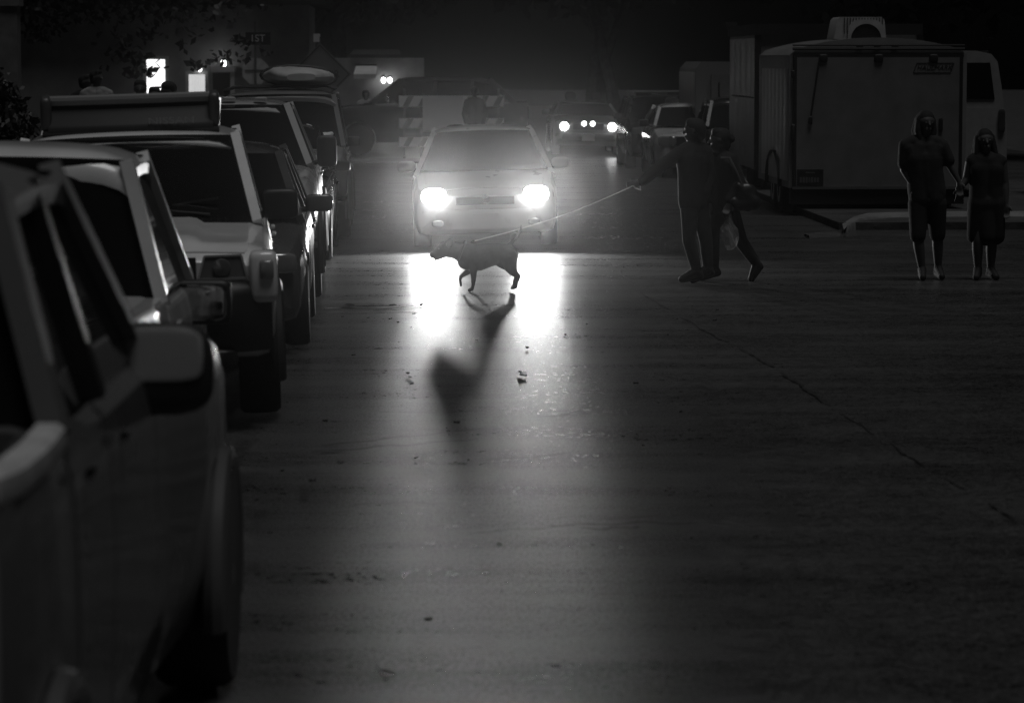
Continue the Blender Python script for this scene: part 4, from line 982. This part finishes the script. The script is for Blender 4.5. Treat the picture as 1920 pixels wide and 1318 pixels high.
    b.slab([[i, o] for i, o in zip(arc, o_)], (0, .03, 0)); b.build('fan_shroud', mat('aged white plastic', .42, .55, noise=.15), u)
    b = MB(); b.prism([(x, y0 - .012, z) for x, y, z in arc], (0, .003, 0)); b.build('fan_opening', TRIM, u)
cargo_trailer()

def motorhome():
    Y = 52.4; x0, x1 = at(1420, 250, Y).x, at(1722, 250, Y).x; cx, w = (x0 + x1) / 2, (x1 - x0) / 2; zt = at(1500, 66, Y).z; zb = .42; L = 4.6
    h = empty('motorhome', (cx, Y, 0), label='tall pale motorhome box with a black roof edge standing behind the cargo trailer', cat='motorhome')
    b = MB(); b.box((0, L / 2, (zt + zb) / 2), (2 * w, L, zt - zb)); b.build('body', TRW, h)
    b = MB(); b.box((0, L / 2 - .02, zt + .09), (2 * w + .08, L + .1, .18)); b.build('roof', TRIM, h)
    b = MB()
    for sx in (-1, 1):
        b = MB(); b.box((sx * (w + .003), -.015, (zt + zb) / 2), (.10, .06, zt - zb)); b.build('corner_trim', TRIM, h)
    b = MB(); ribbed_side(b, -w - .004, .1, L, zb + .02, zt - .05, -1, 5); b.build('ribbed_side', ALU, h)
    b = MB(); b.box((-w - .05, 1.9, zt * .61), (.03, 3.4, .02)); b.box((-w - .02, L - .25, zt + .2), (.2, .3, .12)); b.build('awning_rail', TRIM, h)
    b = MB(); b.box((.2, -.02, 1.7), (1.3, .03, .7)); b.build('rear_window', GLASS, h)
    for sx in (-1, 1):
        b = MB(); b.lathe([(-.11, .22), (-.11, .34), (-.07, .37), (.07, .37), (.11, .34), (.11, .22)], (sx * (w - .13), 1.5, .37), 'x', 28); wh = b.build('wheel', RUBBER, h)
        b = MB(); b.lathe([(-.05, .05), (sx * .1, .2), (sx * .105, .1), (sx * .08, .002)], (sx * (w - .13), 1.5, .37), 'x', 20); b.build('rim', mat('steel wheel', .35, .4, metal=.8), wh)
        b = MB(); b.rbox((sx * (w - .12), -.03, .95), (.14, .06, .3), .4); b.build('tail_light', mat('red lamp lens', .06, .12, coat=1), h)
    b = MB(); b.box((0, .0, .36), (2 * w - .05, .2, .14)); b.box((0, L / 2, .36), (1.6, L - .4, .12)); b.build('rear_bumper', TRIM, h)
motorhome()

def far_trailer():
    Y = 61.3; x0 = at(1304, 180, Y).x; w = 1.05; cx = x0 + w; zt = at(1330, 116, Y).z; zb = .4; L = 3.6
    h = empty('box_trailer', (cx, Y, 0), label='small white box trailer with shiny ribbed side behind the black car', cat='trailer')
    b = MB(); b.prism([(-w, .02, zb), (w, .02, zb), (w, .02, zt - .12), (w - .12, .02, zt - .01), (-w + .12, .02, zt), (-w, .02, zt - .14)], (0, L, 0)); b.build('body', mat('bright trailer skin', .2, .4, coat=.3), h)
    b = MB(); b.box((.1, .0, 1.2), (1.7, .05, 1.5)); d = b.build('rear_door', TRB, h); b = MB(); b.tube([(-.6, -.05, .6), (-.6, -.05, 1.8)], .015); b.build('lock_bar', TRIM, d)
    b = MB(); ribbed_side(b, -w - .004, .1, L, zb + .02, zt - .2, -1, 6); b.build('ribbed_side', ALU, h)
    for sx in (-1, 1):
        b = MB(); b.lathe([(-.1, .2), (-.1, .28), (-.07, .31), (.07, .31), (.1, .28), (.1, .2)], (sx * (w + .0), 1.9, .31), 'x', 24); wh = b.build('wheel', RUBBER, h)
        b = MB(); b.lathe([(-.05, .05), (sx * .1, .18), (sx * .104, .1), (sx * .08, .002)], (sx * w, 1.9, .31), 'x', 18); b.build('rim', mat('steel wheel', .35, .4, metal=.8), wh)
far_trailer()

def white_van():
    Y = 49.5; xr = at(1888, 250, Y).x; w = 1.0; cx = xr - w; zt = at(1850, 98, Y).z; L = 5.2; zb = .4
    h = empty('van', (cx, Y, 0), label='tall white van with dark rear windows standing right of the cargo trailer', cat='van')
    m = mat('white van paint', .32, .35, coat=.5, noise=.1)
    prof = [(-w + .06, zb), (w - .06, zb), (w, .7), (w, 1.2), (w - .05, 1.55), (w - .16, zt - .15), (w - .26, zt - .03), (w - .5, zt + .02), (-w + .5, zt + .02), (-w + .26, zt - .03), (-w + .16, zt - .15), (-w + .05, 1.55), (-w, 1.2), (-w, .7)]
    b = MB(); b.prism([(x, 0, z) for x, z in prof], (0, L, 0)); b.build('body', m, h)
    for sx in (-1, 1):
        b = MB(); zz = (at(1850, 118, Y).z, at(1850, 187, Y).z); b.prism([(sx * .05, -.015, zz[1]), (sx * .80, -.015, zz[1]), (sx * .72, -.015, zz[0]), (sx * .05, -.015, zz[0])], (0, .02, 0)); b.build('rear_window', GLASS, h)
        b = MB(); b.rbox((sx * (w - .09), -.02, 1.28), (.11, .06, .36), .4); b.build('tail_light', mat('red lamp lens', .06, .12, coat=1), h)
        b = MB(); b.box((sx * .43, -.012, .98), (.78, .016, 1.0)); d = b.build('rear_door', m, h); b = MB(); b.rbox((sx * .12, -.03, 1.15), (.05, .03, .14), .5); b.build('handle', TRIM, d)
        for yy in (1.0, 4.3):
            b = MB(); b.lathe([(-.11, .2), (-.11, .32), (-.07, .35), (.07, .35), (.11, .32), (.11, .2)], (sx * (w - .1), yy, .35), 'x', 28); wh = b.build('wheel', RUBBER, h)
            b = MB(); b.lathe([(-.05, .05), (sx * .1, .2), (sx * .115, .1), (sx * .08, .002)], (sx * (w - .1), yy, .35), 'x', 20); b.build('rim', mat('steel wheel', .35, .4, metal=.8), wh)
    b = MB(); b.tube([(w - .3, .1, zt), (w - .3, L - 1, zt)], .02); b.build('roof_gutter', TRIM, h)
    b = MB(); b.rbox((0, -.02, .5), (1.9, .18, .2), .3); b.build('rear_bumper', TRIM, h)
white_van()
# ================================================================== DOG AND PEOPLE
SKIN = mat('skin', .07, .6); HAIRD = mat('dark hair', .012, .85, noise=.3, nscale=30); CLOTHB = mat('black cloth', .012, .9, noise=.3, nscale=12, bump=.006, bscale=14); CLOTHG = mat('dark grey cloth', .02, .9, noise=.3, nscale=12, bump=.006, bscale=14)
DENIM = mat('dark denim', .022, .9, noise=.3, nscale=16, bump=.005, bscale=18); SHOE = mat('black shoe', .014, .75); SOLE = mat('shoe sole', .10, .7); EYE = mat('eye', .15, .5); FUR = mat('short brown fur', .045, .6, noise=.3, nscale=14, bump=.003, bscale=60)
FUR.node_tree.nodes['Principled BSDF'].inputs['Sheen Weight'].default_value = .7; FUR.node_tree.nodes['Principled BSDF'].inputs['Sheen Roughness'].default_value = .25
def dog():
    o0 = gp(887, 546.5); K = 1628.0
    def q(cx, cy, y=0.0): return Vector(((cx - 880) / K, y, (985 - cy) / K))
    def C(*a):                     # a: (cx, cy, r[, y]) chain
        out = []
        for t in a: out += [q(t[0], t[1], t[3] if len(t) > 3 else 0), t[2] / K]
        return tuple(out)
    P = [C((830, 425, 178), (960, 455, 212), (1110, 420, 192), (1250, 396, 172)), C((1250, 396, 172), (1420, 400, 158), (1450, 420, 140)),
         C((860, 430, 190), (740, 385, 158), (600, 335, 134), (470, 322, 126)), C((760, 520, 120), (900, 560, 120)),
         C((440, 320, 126), (385, 355, 102), (300, 405, 72), (250, 415, 52)), C((400, 400, 70), (320, 462, 38), (292, 484, 24)),
         C((455, 255, 62, .03), (500, 215, 40, .045)), C((455, 255, 62, -.03), (500, 215, 40, -.045)), C((235, 400, 26), (228, 402, 18)),
         # tail
         C((1440, 275, 42), (1500, 205, 30), (1580, 105, 22), (1625, 10, 17), (1630, -50, 9)),
         # planted foreleg
         C((880, 520, 100, -.05), (885, 660, 60, -.06), (888, 790, 40, -.06), (880, 880, 30, -.06), (862, 945, 30, -.06), (825, 958, 30, -.06), (812, 962, 22, -.06)),
         # raised foreleg, folded at the wrist
         C((860, 540, 95, .05), (830, 660, 58, .06), (765, 705, 44, .06), (695, 755, 31, .06), (680, 800, 24, .06), (690, 870, 22, .06), (694, 905, 17, .06)),
         # hind legs
         C((1430, 450, 150, -.05), (1470, 600, 100, -.06), (1520, 690, 62, -.06), (1590, 742, 35, -.06), (1565, 830, 27, -.06), (1545, 910, 28, -.06), (1500, 928, 27, -.06), (1478, 933, 20, -.06)),
         C((1400, 470, 140, .05), (1430, 590, 92, .06), (1490, 690, 58, .06), (1560, 745, 30, .06), (1528, 830, 25, .06), (1520, 905, 26, .06), (1490, 928, 24, .06)),
         C((1330, 500, 120, 0), (1430, 560, 110, 0))]
    o = blob('dog', P, FUR, None, .0062, 6, .80); o.location = (o0.x, o0.y, 0)
    tag(o, 'short haired dog walking left in front of the glaring headlights, one forepaw lifted', 'dog')
    b = MB(); c0 = q(700, 352); a = (q(600, 335) - q(860, 430)).normalized(); u = Vector((0, 1, 0)); v = a.cross(u)
    pts = [c0 + (u * math.cos(t) * .85 + v * math.sin(t)) * .098 for t in [2 * math.pi * k / 24 for k in range(25)]]
    b.tube(pts, .011, 6, False); b.tube([q(845, 212), q(880, 200), q(905, 192)], .008, 6); b.build('collar', mat('collar webbing', .05, .6), o)
    for y in (-1, 1):
        b = MB(); b.rbox(q(345, 312, y * .043), (.014, .012, .014), 1); b.build('eye', EYE, o)
        e = MB(); e.rbox(q(520, 232, y * .062), (.065, .022, .085), .8, Matrix.Rotation(.5, 3, 'Y')); e.build('ear', FUR, o)
    return o, o0 + q(900, 195)
dog_o, collar_pt = dog()

def hand(P, wrist, direc, side, curl=.4, s=1.0):
    """palm, four unequal bent fingers and a thumb; direc: where the fingers point, side: thumb side"""
    w, d, t = Vector(wrist), Vector(direc).normalized(), Vector(side).normalized(); t = (t - d * t.dot(d)).normalized(); n = d.cross(t)
    P.append((w, .024 * s, w + d * .04 * s + t * .012 * s, .026 * s, w + d * .078 * s + t * .010 * s, .02 * s)); P.append((w, .022 * s, w + d * .075 * s - t * .018 * s, .019 * s))
    for k, L in enumerate((.072, .08, .075, .058)):
        b = w + d * .082 * s + t * (.030 - .021 * k) * s; d1 = (d + n * curl * .6).normalized(); d2 = (d + n * curl * 1.8).normalized()
        m = b + d1 * L * .5 * s; P.append((b - d * .02, .0105 * s, m, .0095 * s, m + d2 * L * .5 * s, .0078 * s))
    b = w + d * .025 * s + t * .026 * s; m = b + (d * .7 + t * .8 + n * .3).normalized() * .036 * s; P.append((b, .013 * s, m, .0115 * s, m + (d + t * .25 + n * .4).normalized() * .03 * s, .009 * s))

def head(P, c, face, up=(0, 0, 1), s=1.0):
    c, f, u = Vector(c), Vector(face).normalized(), Vector(up).normalized(); f = (f - u * f.dot(u)).normalized(); r = f.cross(u)
    def p(x, y, z): return c + r * x * s + f * y * s + u * z * s
    P.append((p(0, -.012, .03), .088 * s, p(0, .012, .028), .086 * s)); P.append((p(0, .02, .0), .072 * s, p(0, .038, -.07), .045 * s)); P.append((p(0, .045, -.085), .026 * s, p(0, .055, -.092), .022 * s))
    P.append((p(0, .092, .03), .010 * s, p(0, .110, -.008), .014 * s)); P.append((p(-.03, .078, .042), .016 * s, p(.03, .078, .042), .016 * s)); P.append((p(-.018, .088, -.045), .010 * s, p(.018, .088, -.045), .010 * s)); P.append((p(-.018, .086, -.058), .010 * s, p(.018, .086, -.058), .010 * s))
    for x in (-1, 1): P.append(('e', p(x * .083, -.005, .005), (.022 * s, .035 * s, .058 * s)))
    return p
def figure(name, label, loc, J, face, shirt, legs, shoes, hair=None, dress=None, group=None, s=1.0, voxel=.0085, sleeves='short', short_legs=False, bulk=1.0, loose=.012, hem=None, curl=.4, thumb=((-1, -.3, 0), (1, -.3, 0))):
    """J: joints. keys: pelvis chest neck head sh(L,R) el wr ha(direction) hip kn an toe"""
    V = {k: ([Vector(t) for t in v] if isinstance(v[0], (tuple, list, Vector)) else Vector(v)) for k, v in J.items()}
    P = []; pel, che, nk = V['pelvis'], V['chest'], V['neck']; ax = (V['sh'][1] - V['sh'][0]).normalized(); hx = (V['hip'][1] - V['hip'][0]).normalized()
    def torso(g):
        T = []; wst = pel.lerp(che, .5)
        for k in (-1, 1):
            T.append((pel + hx * .065 * k, .102 * bulk + g, wst + hx * .055 * k, .100 * bulk + g, che + ax * .07 * k, .108 * bulk + g, che.lerp(nk, .5) + ax * .05 * k, .085 * bulk + g))
        for i in (0, 1): T.append((V['sh'][i], .048 * bulk + g, V['sh'][i].lerp(nk, .45), .055 * bulk + g, nk.lerp(che, .12), .055 + g * .5)); T.append((V['sh'][i].lerp(che, .25), .07 * bulk + g, che + ax * .07 * (2 * i - 1), .10 * bulk + g))
        return T
    P += torso(0); P.append((che.lerp(nk, .6), .062, nk, .052, nk.lerp(V['head'], .6), .052))
    for i in (0, 1):
        P.append((V['sh'][i], .056, V['el'][i], .042, V['el'][i].lerp(V['wr'][i], .3), .040, V['wr'][i], .026)); hand(P, V['wr'][i], V['ha'][i], thumb[i], curl)
        P.append((V['hip'][i], .088 * bulk, V['kn'][i], .056, V['kn'][i].lerp(V['an'][i], .32), .056, V['an'][i], .036)); P.append((V['an'][i], .04, V['toe'][i], .028))
    p = head(P, V['head'], face, V['head'] - nk)
    o = blob(name, P, SKIN, None, voxel, 3); o.location = loc; tag(o, label, 'person', group)
    for x in (-.031, .031):
        b = MB(); b.rbox(p(x, .083, .018), (.022, .022, .018), 1); b.build('eye', EYE, o)
    g = loose
    if dress:
        m, z0 = dress; T = torso(g)
        lo = pel.copy(); lo.z = z0
        T += [(che - ax * .05, .10 * bulk + g, lo - hx * .10, .09), (che + ax * .05, .10 * bulk + g, lo + hx * .10, .09), (pel - hx * .07, .11 + g, lo - hx * .11, .085), (pel + hx * .07, .11 + g, lo + hx * .11, .085), (pel, .13, lo, .10), (pel, .12, lo + Vector((0, -.05, 0)), .09)]
        blob('dress', T, m, o, .011, 7)
    else:
        T = torso(g); n_ = .5 if sleeves == 'short' else 1.0
        for i in (0, 1):
            if sleeves == 'short': T.append((V['sh'][i], .050 * bulk + g, V['sh'][i].lerp(V['el'][i], .75), .052 * bulk + g))
            else: T.append((V['sh'][i], .052 * bulk + g, V['el'][i], .047 + g, V['el'][i].lerp(V['wr'][i], .9), .036 + g))
        if hem is not None:
            lo = pel.copy(); lo.z = hem; T += [(che - ax * .055, .105 * bulk + g, lo - hx * .085, .092 * bulk + g), (che + ax * .055, .105 * bulk + g, lo + hx * .085, .092 * bulk + g), (che, .11 * bulk + g, lo, .10 * bulk + g)]
        T.append((che.lerp(nk, .6), .07, che.lerp(nk, .84), .058))
        blob('jacket' if sleeves != 'short' else 'shirt', T, shirt, o, .010, 6)
        Q = [(pel - hx * .07, .105 * bulk, pel + hx * .07, .105 * bulk)]
        for i in (0, 1):
            if short_legs: Q.append((V['hip'][i], .102 * bulk, V['kn'][i].lerp(V['hip'][i], .05), .082))
            else: Q.append((V['hip'][i], .096 * bulk, V['kn'][i], .068, V['kn'][i].lerp(V['an'][i], .5), .062, V['an'][i].lerp(V['kn'][i], .06), .05))
        blob('shorts' if short_legs else 'trousers', Q, legs, o, .010, 5)
    for i in (0, 1):
        a, t = V['an'][i], V['toe'][i]; d = (t - a); hl = a - Vector((d.x, d.y, 0)).normalized() * .035; hl.z = a.z - .055 if a.z < .16 else a.z - .03
        f = [(hl, .036, t, .036), (a, .046, t, .034), (hl, .038, a, .045)]
        blob('shoe', f, shoes, o, .008, 2)
    if hair: blob('hair', hair(p, V), HAIRD, o, .009, 3)
    return o

def hair_short(p, V): return [(p(0, -.025, .045), .092, p(0, .0, .052), .088), (p(0, -.05, .0), .068, p(0, -.055, -.04), .055), (p(-.03, .03, .09), .05, p(.03, .035, .09), .05)]
def hair_long(L=.25, wd=.075):
    def f(p, V):
        out = [(p(0, -.028, .045), .094, p(0, -.002, .052), .089)]
        for x in (-1, 1):
            for j, (f_, k) in enumerate(((0, 1.0), (.035, .85), (-.04, 1.12))): out.append((p(x * .062, -.02 + f_ * .5, .04), .045, p(x * (.082 + .004 * j), -.02 + f_, -.07), .034, p(x * (.05 + wd * k), -.01 + f_, -.08 - L * .6 * k), .030, p(x * (.05 + wd * k * 1.05), .01 + f_, -.08 - L * k), .012))
        out.append((p(0, -.06, .0), .07, p(0, -.075, -.12), .07, p(0, -.07, -.08 - L), .06)); return out
    return f
def bun(p, V): return hair_short(p, V) + [(p(0, -.1, .03), .045, p(0, -.115, .02), .04)]

# man reaching out with the leash (walks to the left)
def leash_man():
    c = gp(1294, 531.5); K = 624.0
    def q(cx, cy, y=0.0): return ((cx - 540) / K, y, (1160 - cy) / K)
    J = dict(pelvis=q(560, 660), chest=q(560, 400), neck=q(565, 305), head=q(562, 222), sh=[q(490, 335, -.05), q(640, 345, .06)], el=[q(350, 430, -.12), q(660, 500, .05)], wr=[q(222, 535, -.14), q(625, 610, -.02)], ha=[(-1, -.1, -.28), (-.3, -.2, -1)],
             hip=[q(530, 690, -.06), q(600, 690, .06)], kn=[q(528, 890, -.08), q(640, 895, .06)], an=[q(578, 1078, -.06), q(655, 1062, .08)], toe=[q(485, 1130, -.08), q(560, 1140, .06)])
    o = figure('person', 'man in a dark jacket stretching one arm out, holding the dog leash', (c.x, c.y, 0), J, (-1, .25, 0), CLOTHB, DENIM, SHOE, hair_short, sleeves='long', loose=.016, hem=.82, bulk=.96, curl=1.1, thumb=((0, -.3, 1), (-1, -.3, 0)))
    return Vector((c.x, c.y, 0)) + Vector(q(190, 545, -.15))
hand_pt = leash_man()
def leash_woman():
    c = gp(1346, 531); K = 624.0
    def q(cx, cy, y=0.0): return ((cx - 712) / K, y, (1160 - cy) / K)
    J = dict(pelvis=q(725, 690), chest=q(705, 460), neck=q(695, 365), head=q(692, 285), sh=[q(640, 400, .10), q(765, 400, -.06)], el=[q(610, 540, .08), q(815, 540, -.10)], wr=[q(640, 660, .0), q(745, 660, -.16)], ha=[(.1, -.1, -1), (-.3, -.1, -1)],
             hip=[q(695, 715, .05), q(760, 715, -.05)], kn=[q(655, 890, .06), q(825, 905, -.04)], an=[q(665, 1075, .06), q(925, 1050, -.04)], toe=[q(585, 1140, .06), q(893, 1142, -.05)])
    figure('person', 'woman in black striding beside the leash holder, shoulder bag and plastic bag with her', (c.x + .07, c.y + .28, 0), J, (-1, .1, 0), CLOTHB, CLOTHB, SHOE, bun, sleeves='long', loose=.014, bulk=.92, curl=1.2)
    base = Vector((c.x + .07, c.y + .28, 0)); w = base + Vector(q(738, 690, -.18))
    # shoulder bag
    bg_ = blob('shoulder_bag', [('e', q(850, 620, -.17), (.24, .13, .26)), (q(800, 560, -.17), .05, q(890, 660, -.17), .085, q(800, 680, -.17), .06), (q(770, 655, -.17), .05, q(860, 690, -.17), .05)], mat('dark leather', .02, .35, noise=.2), None, .012, 3)
    bg_.location = base; tag(bg_, 'dark slouchy shoulder bag hanging at the hip of the striding woman', 'bag')
    s = MB(); s.tube([q(690, 385, -.14), q(745, 385, -.16), q(790, 480, -.2), q(815, 545, -.2)], .011, 6); s.tube([q(700, 388, -.06), q(770, 400, -.02), q(830, 500, -.1), q(868, 560, -.15)], .011, 6); s.build('strap', mat('worn strap', .10, .4), bg_)
    # thin plastic carrier bag
    b = MB(); rows = []; rr = random.Random(9); prof = [(.02, .0), (.03, -.05), (.045, -.10), (.075, -.16), (.085, -.24), (.07, -.32), (.03, -.36)]
    for i, (r_, z) in enumerate(prof):
        rows.append([(r_ * math.cos(a) * rr.uniform(.6, 1.2) + .012 * math.sin(3 * a + i) - .05 * z, r_ * .6 * math.sin(a) * rr.uniform(.6, 1.2), z + rr.uniform(-.012, .012)) for a in [2 * math.pi * k / 16 for k in range(16)]])
        rows[-1].append(rows[-1][0])
    b.grid(rows); b.add(rows[-1][:-1], [tuple(range(16))])
    m = bpy.data.materials.new('thin plastic film'); m.use_nodes = True; n = m.node_tree.nodes; l = m.node_tree.links
    pr = n['Principled BSDF']; pr.inputs['Base Color'].default_value = (.5, .5, .5, 1); pr.inputs['Roughness'].default_value = .18; pr.inputs['Alpha'].default_value = .45; pr.inputs['Transmission Weight'].default_value = .3
    o = b.build('plastic_bag', m, None, 12); o.location = w - Vector((0, 0, .06)); tag(o, 'crumpled see-through plastic bag dangling from the striding woman', 'plastic bag')
    h = MB(); h.tube([(-.015, 0, -.01), (-.008, 0, .03), (0, 0, .075)], .005, 6); h.tube([(.015, 0, -.01), (.01, 0, .03), (.002, 0, .075)], .005, 6); h.build('bag_handle', m, o)
leash_woman()
def leash():
    a, b_ = collar_pt, hand_pt; pts = []
    for k in range(25):
        t = k / 24; p = a.lerp(b_, t); p.z -= .05 * math.sin(math.pi * t); pts.append(p)
    b = MB(); b.tube(pts, .0062, 6); b.tube([b_ + Vector((-.03, 0, .0)), b_ + Vector((.0, -.03, -.03)), b_ + Vector((.05, -.01, -.05)), b_ + Vector((.05, .02, .0)), b_ + Vector((-.02, .01, .01))], .008, 6)
    m = bpy.data.materials.new('pale thin webbing'); m.use_nodes = True; n = m.node_tree.nodes; l = m.node_tree.links; n.remove(n['Principled BSDF'])
    d_ = n.new('ShaderNodeBsdfDiffuse'); d_.inputs[0].default_value = (.7, .7, .7, 1); t_ = n.new('ShaderNodeBsdfTranslucent'); t_.inputs[0].default_value = (.7, .7, .7, 1); x_ = n.new('ShaderNodeMixShader'); x_.inputs[0].default_value = .75
    l.new(d_.outputs[0], x_.inputs[1]); l.new(t_.outputs[0], x_.inputs[2]); l.new(x_.outputs[0], n['Material Output'].inputs['Surface'])
    o = b.build('leash', m); tag(o, 'long taut pale leash running from the dog collar up to the outstretched hand', 'leash')
leash()
# couple walking towards the camera on the right
def couple():
    K = 648.7; c = gp(1739, 525); y = c.y
    def q(cx, cy, yy=0.0): return ((cx - 620) / K, yy, (1190 - cy) / K)
    J = dict(pelvis=q(610, 660), chest=q(585, 400), neck=q(592, 258), head=q(596, 172), sh=[q(462, 310), q(705, 310)], el=[q(460, 470, .02), q(760, 440)], wr=[q(520, 585, -.06), q(815, 545, -.03)], ha=[(.4, -.1, -1), (.1, -.1, -1)],
             hip=[q(555, 690), q(672, 690)], kn=[q(548, 910, -.05), q(685, 905, .02)], an=[q(580, 1120, -.03), q(697, 1118, .07)], toe=[q(572, 1166, -.16), q(705, 1165, -.08)])
    figure('person', 'long haired man in dark T-shirt and shorts holding a woman by the hand', (c.x, y, 0), J, (.25, -1, 0), CLOTHG, CLOTHB, SHOE, hair_long(.12, .02), short_legs=True, bulk=1.06, loose=.014, hem=.88, group='couple walking hand in hand')
    c2 = gp(1852, 526.5)
    def q2(cx, cy, yy=0.0): return ((cx - 1000) / K, yy, (1190 - cy) / K)
    J = dict(pelvis=q2(1000, 690), chest=q2(995, 470), neck=q2(990, 365), head=q2(985, 288), sh=[q2(895, 410), q2(1095, 415)], el=[q2(870, 530, .02), q2(1120, 560)], wr=[q2(828, 585, -.02), q2(1125, 690, -.04)], ha=[(-.15, -.1, -1), (0, -.1, -1)],
             hip=[q2(950, 720), q2(1040, 720)], kn=[q2(940, 930, -.04), q2(1040, 930, .02)], an=[q2(950, 1120, .0), q2(1040, 1125, .05)], toe=[q2(925, 1168, -.12), q2(1062, 1168, -.08)])
    figure('person', 'long haired woman in a dark knee length dress, the rightmost walker', (c2.x, y, 0), J, (.05, -1, 0), CLOTHB, CLOTHB, SHOE, hair_long(.22, .07), dress=(mat('dark dress cloth', .014, .9, noise=.3, nscale=10), .44), loose=.012, bulk=1.0, group='couple walking hand in hand')
couple()
# simple standing onlookers further away
def onlooker(px, py_head, Y, label, face=(0, -1, 0), hair=hair_short, cap=False, shirt=CLOTHB, group='onlookers on the left pavement', lean=0.0):
    h = at(px, py_head, Y); z = h.z; k = z / 1.63
    def q(x, zz, yy=0.0): return (x * k + lean * zz, yy, zz * k)
    J = dict(pelvis=q(0, .92), chest=q(0, 1.28), neck=q(0, 1.46), head=q(0, 1.60), sh=[q(-.18, 1.38), q(.18, 1.38)], el=[q(-.24, 1.1), q(.24, 1.1)], wr=[q(-.2, .88, -.06), q(.2, .88, -.06)], ha=[(.05, -.2, -1), (-.05, -.2, -1)],
             hip=[q(-.09, .88), q(.09, .88)], kn=[q(-.1, .48, -.02), q(.1, .48, -.02)], an=[q(-.1, .08), q(.1, .08)], toe=[q(-.11, .035, -.13), q(.11, .035, -.13)])
    o = figure('person', label, (h.x - lean * 1.6, Y, .14 if h.x < -3.2 else 0), J, face, shirt, DENIM, SHOE, hair, sleeves='long', loose=.02, group=group, voxel=.014)
    if cap:
        f = Vector(face).normalized(); b = MB(); hp = Vector(q(0, 1.60)); b.rbox(hp + Vector((0, 0, .075)), (.2, .2, .14), .9); b.rbox(hp + f * .13 + Vector((0, 0, .06)), (.16, .16, .025), .8); b.build('cap', CLOTHB, o)
    return o
onlooker(263, 184, 44.0, 'taller bareheaded onlooker in front of the glowing wall panel')
onlooker(290, 196, 45.5, 'shorter onlooker standing between two taller ones beside the glowing wall panel')
onlooker(316, 188, 43.0, 'onlooker in a peaked cap turned to the left before the glowing wall panel', face=(-1, -.2, 0), cap=True)
onlooker(181, 160, 52.0, 'onlooker with a lit face standing far left near the bush', face=(1, -.4, 0), shirt=mat('pale shirt', .25, .8), hair=hair_short)
onlooker(160, 168, 53.0, 'onlooker in dark clothes standing left of the one in the pale shirt', face=(1, -.3, 0))
onlooker(890, 172, 71.6, 'person in dark clothes standing in front of the striped road barrier', group='people by the barrier', face=(0, 1, 0))
onlooker(686, 178, 79.5, 'small pale clad person standing beyond the black crosswise vehicle', group='people by the barrier', shirt=mat('pale shirt', .25, .8))

# ================================================================== added scattering air that imitates lens bloom round the headlights
b = MB(); b.box((0, 100, 7.5), (300, 340, 17.6))
hz = b.build('bloom_haze', None, None, 0); hz['kind'] = 'stuff'
hm = bpy.data.materials.new('night haze'); hm.use_nodes = True; n = hm.node_tree.nodes; n.remove(n['Principled BSDF'])
pv = n.new('ShaderNodeVolumePrincipled'); pv.inputs['Color'].default_value = (.9, .9, .9, 1); pv.inputs['Density'].default_value = .0010; pv.inputs['Anisotropy'].default_value = .987
hm.cycles.volume_sampling = 'EQUIANGULAR'
hm.node_tree.links.new(pv.outputs[0], n['Material Output'].inputs['Volume']); hz.data.materials.append(hm)
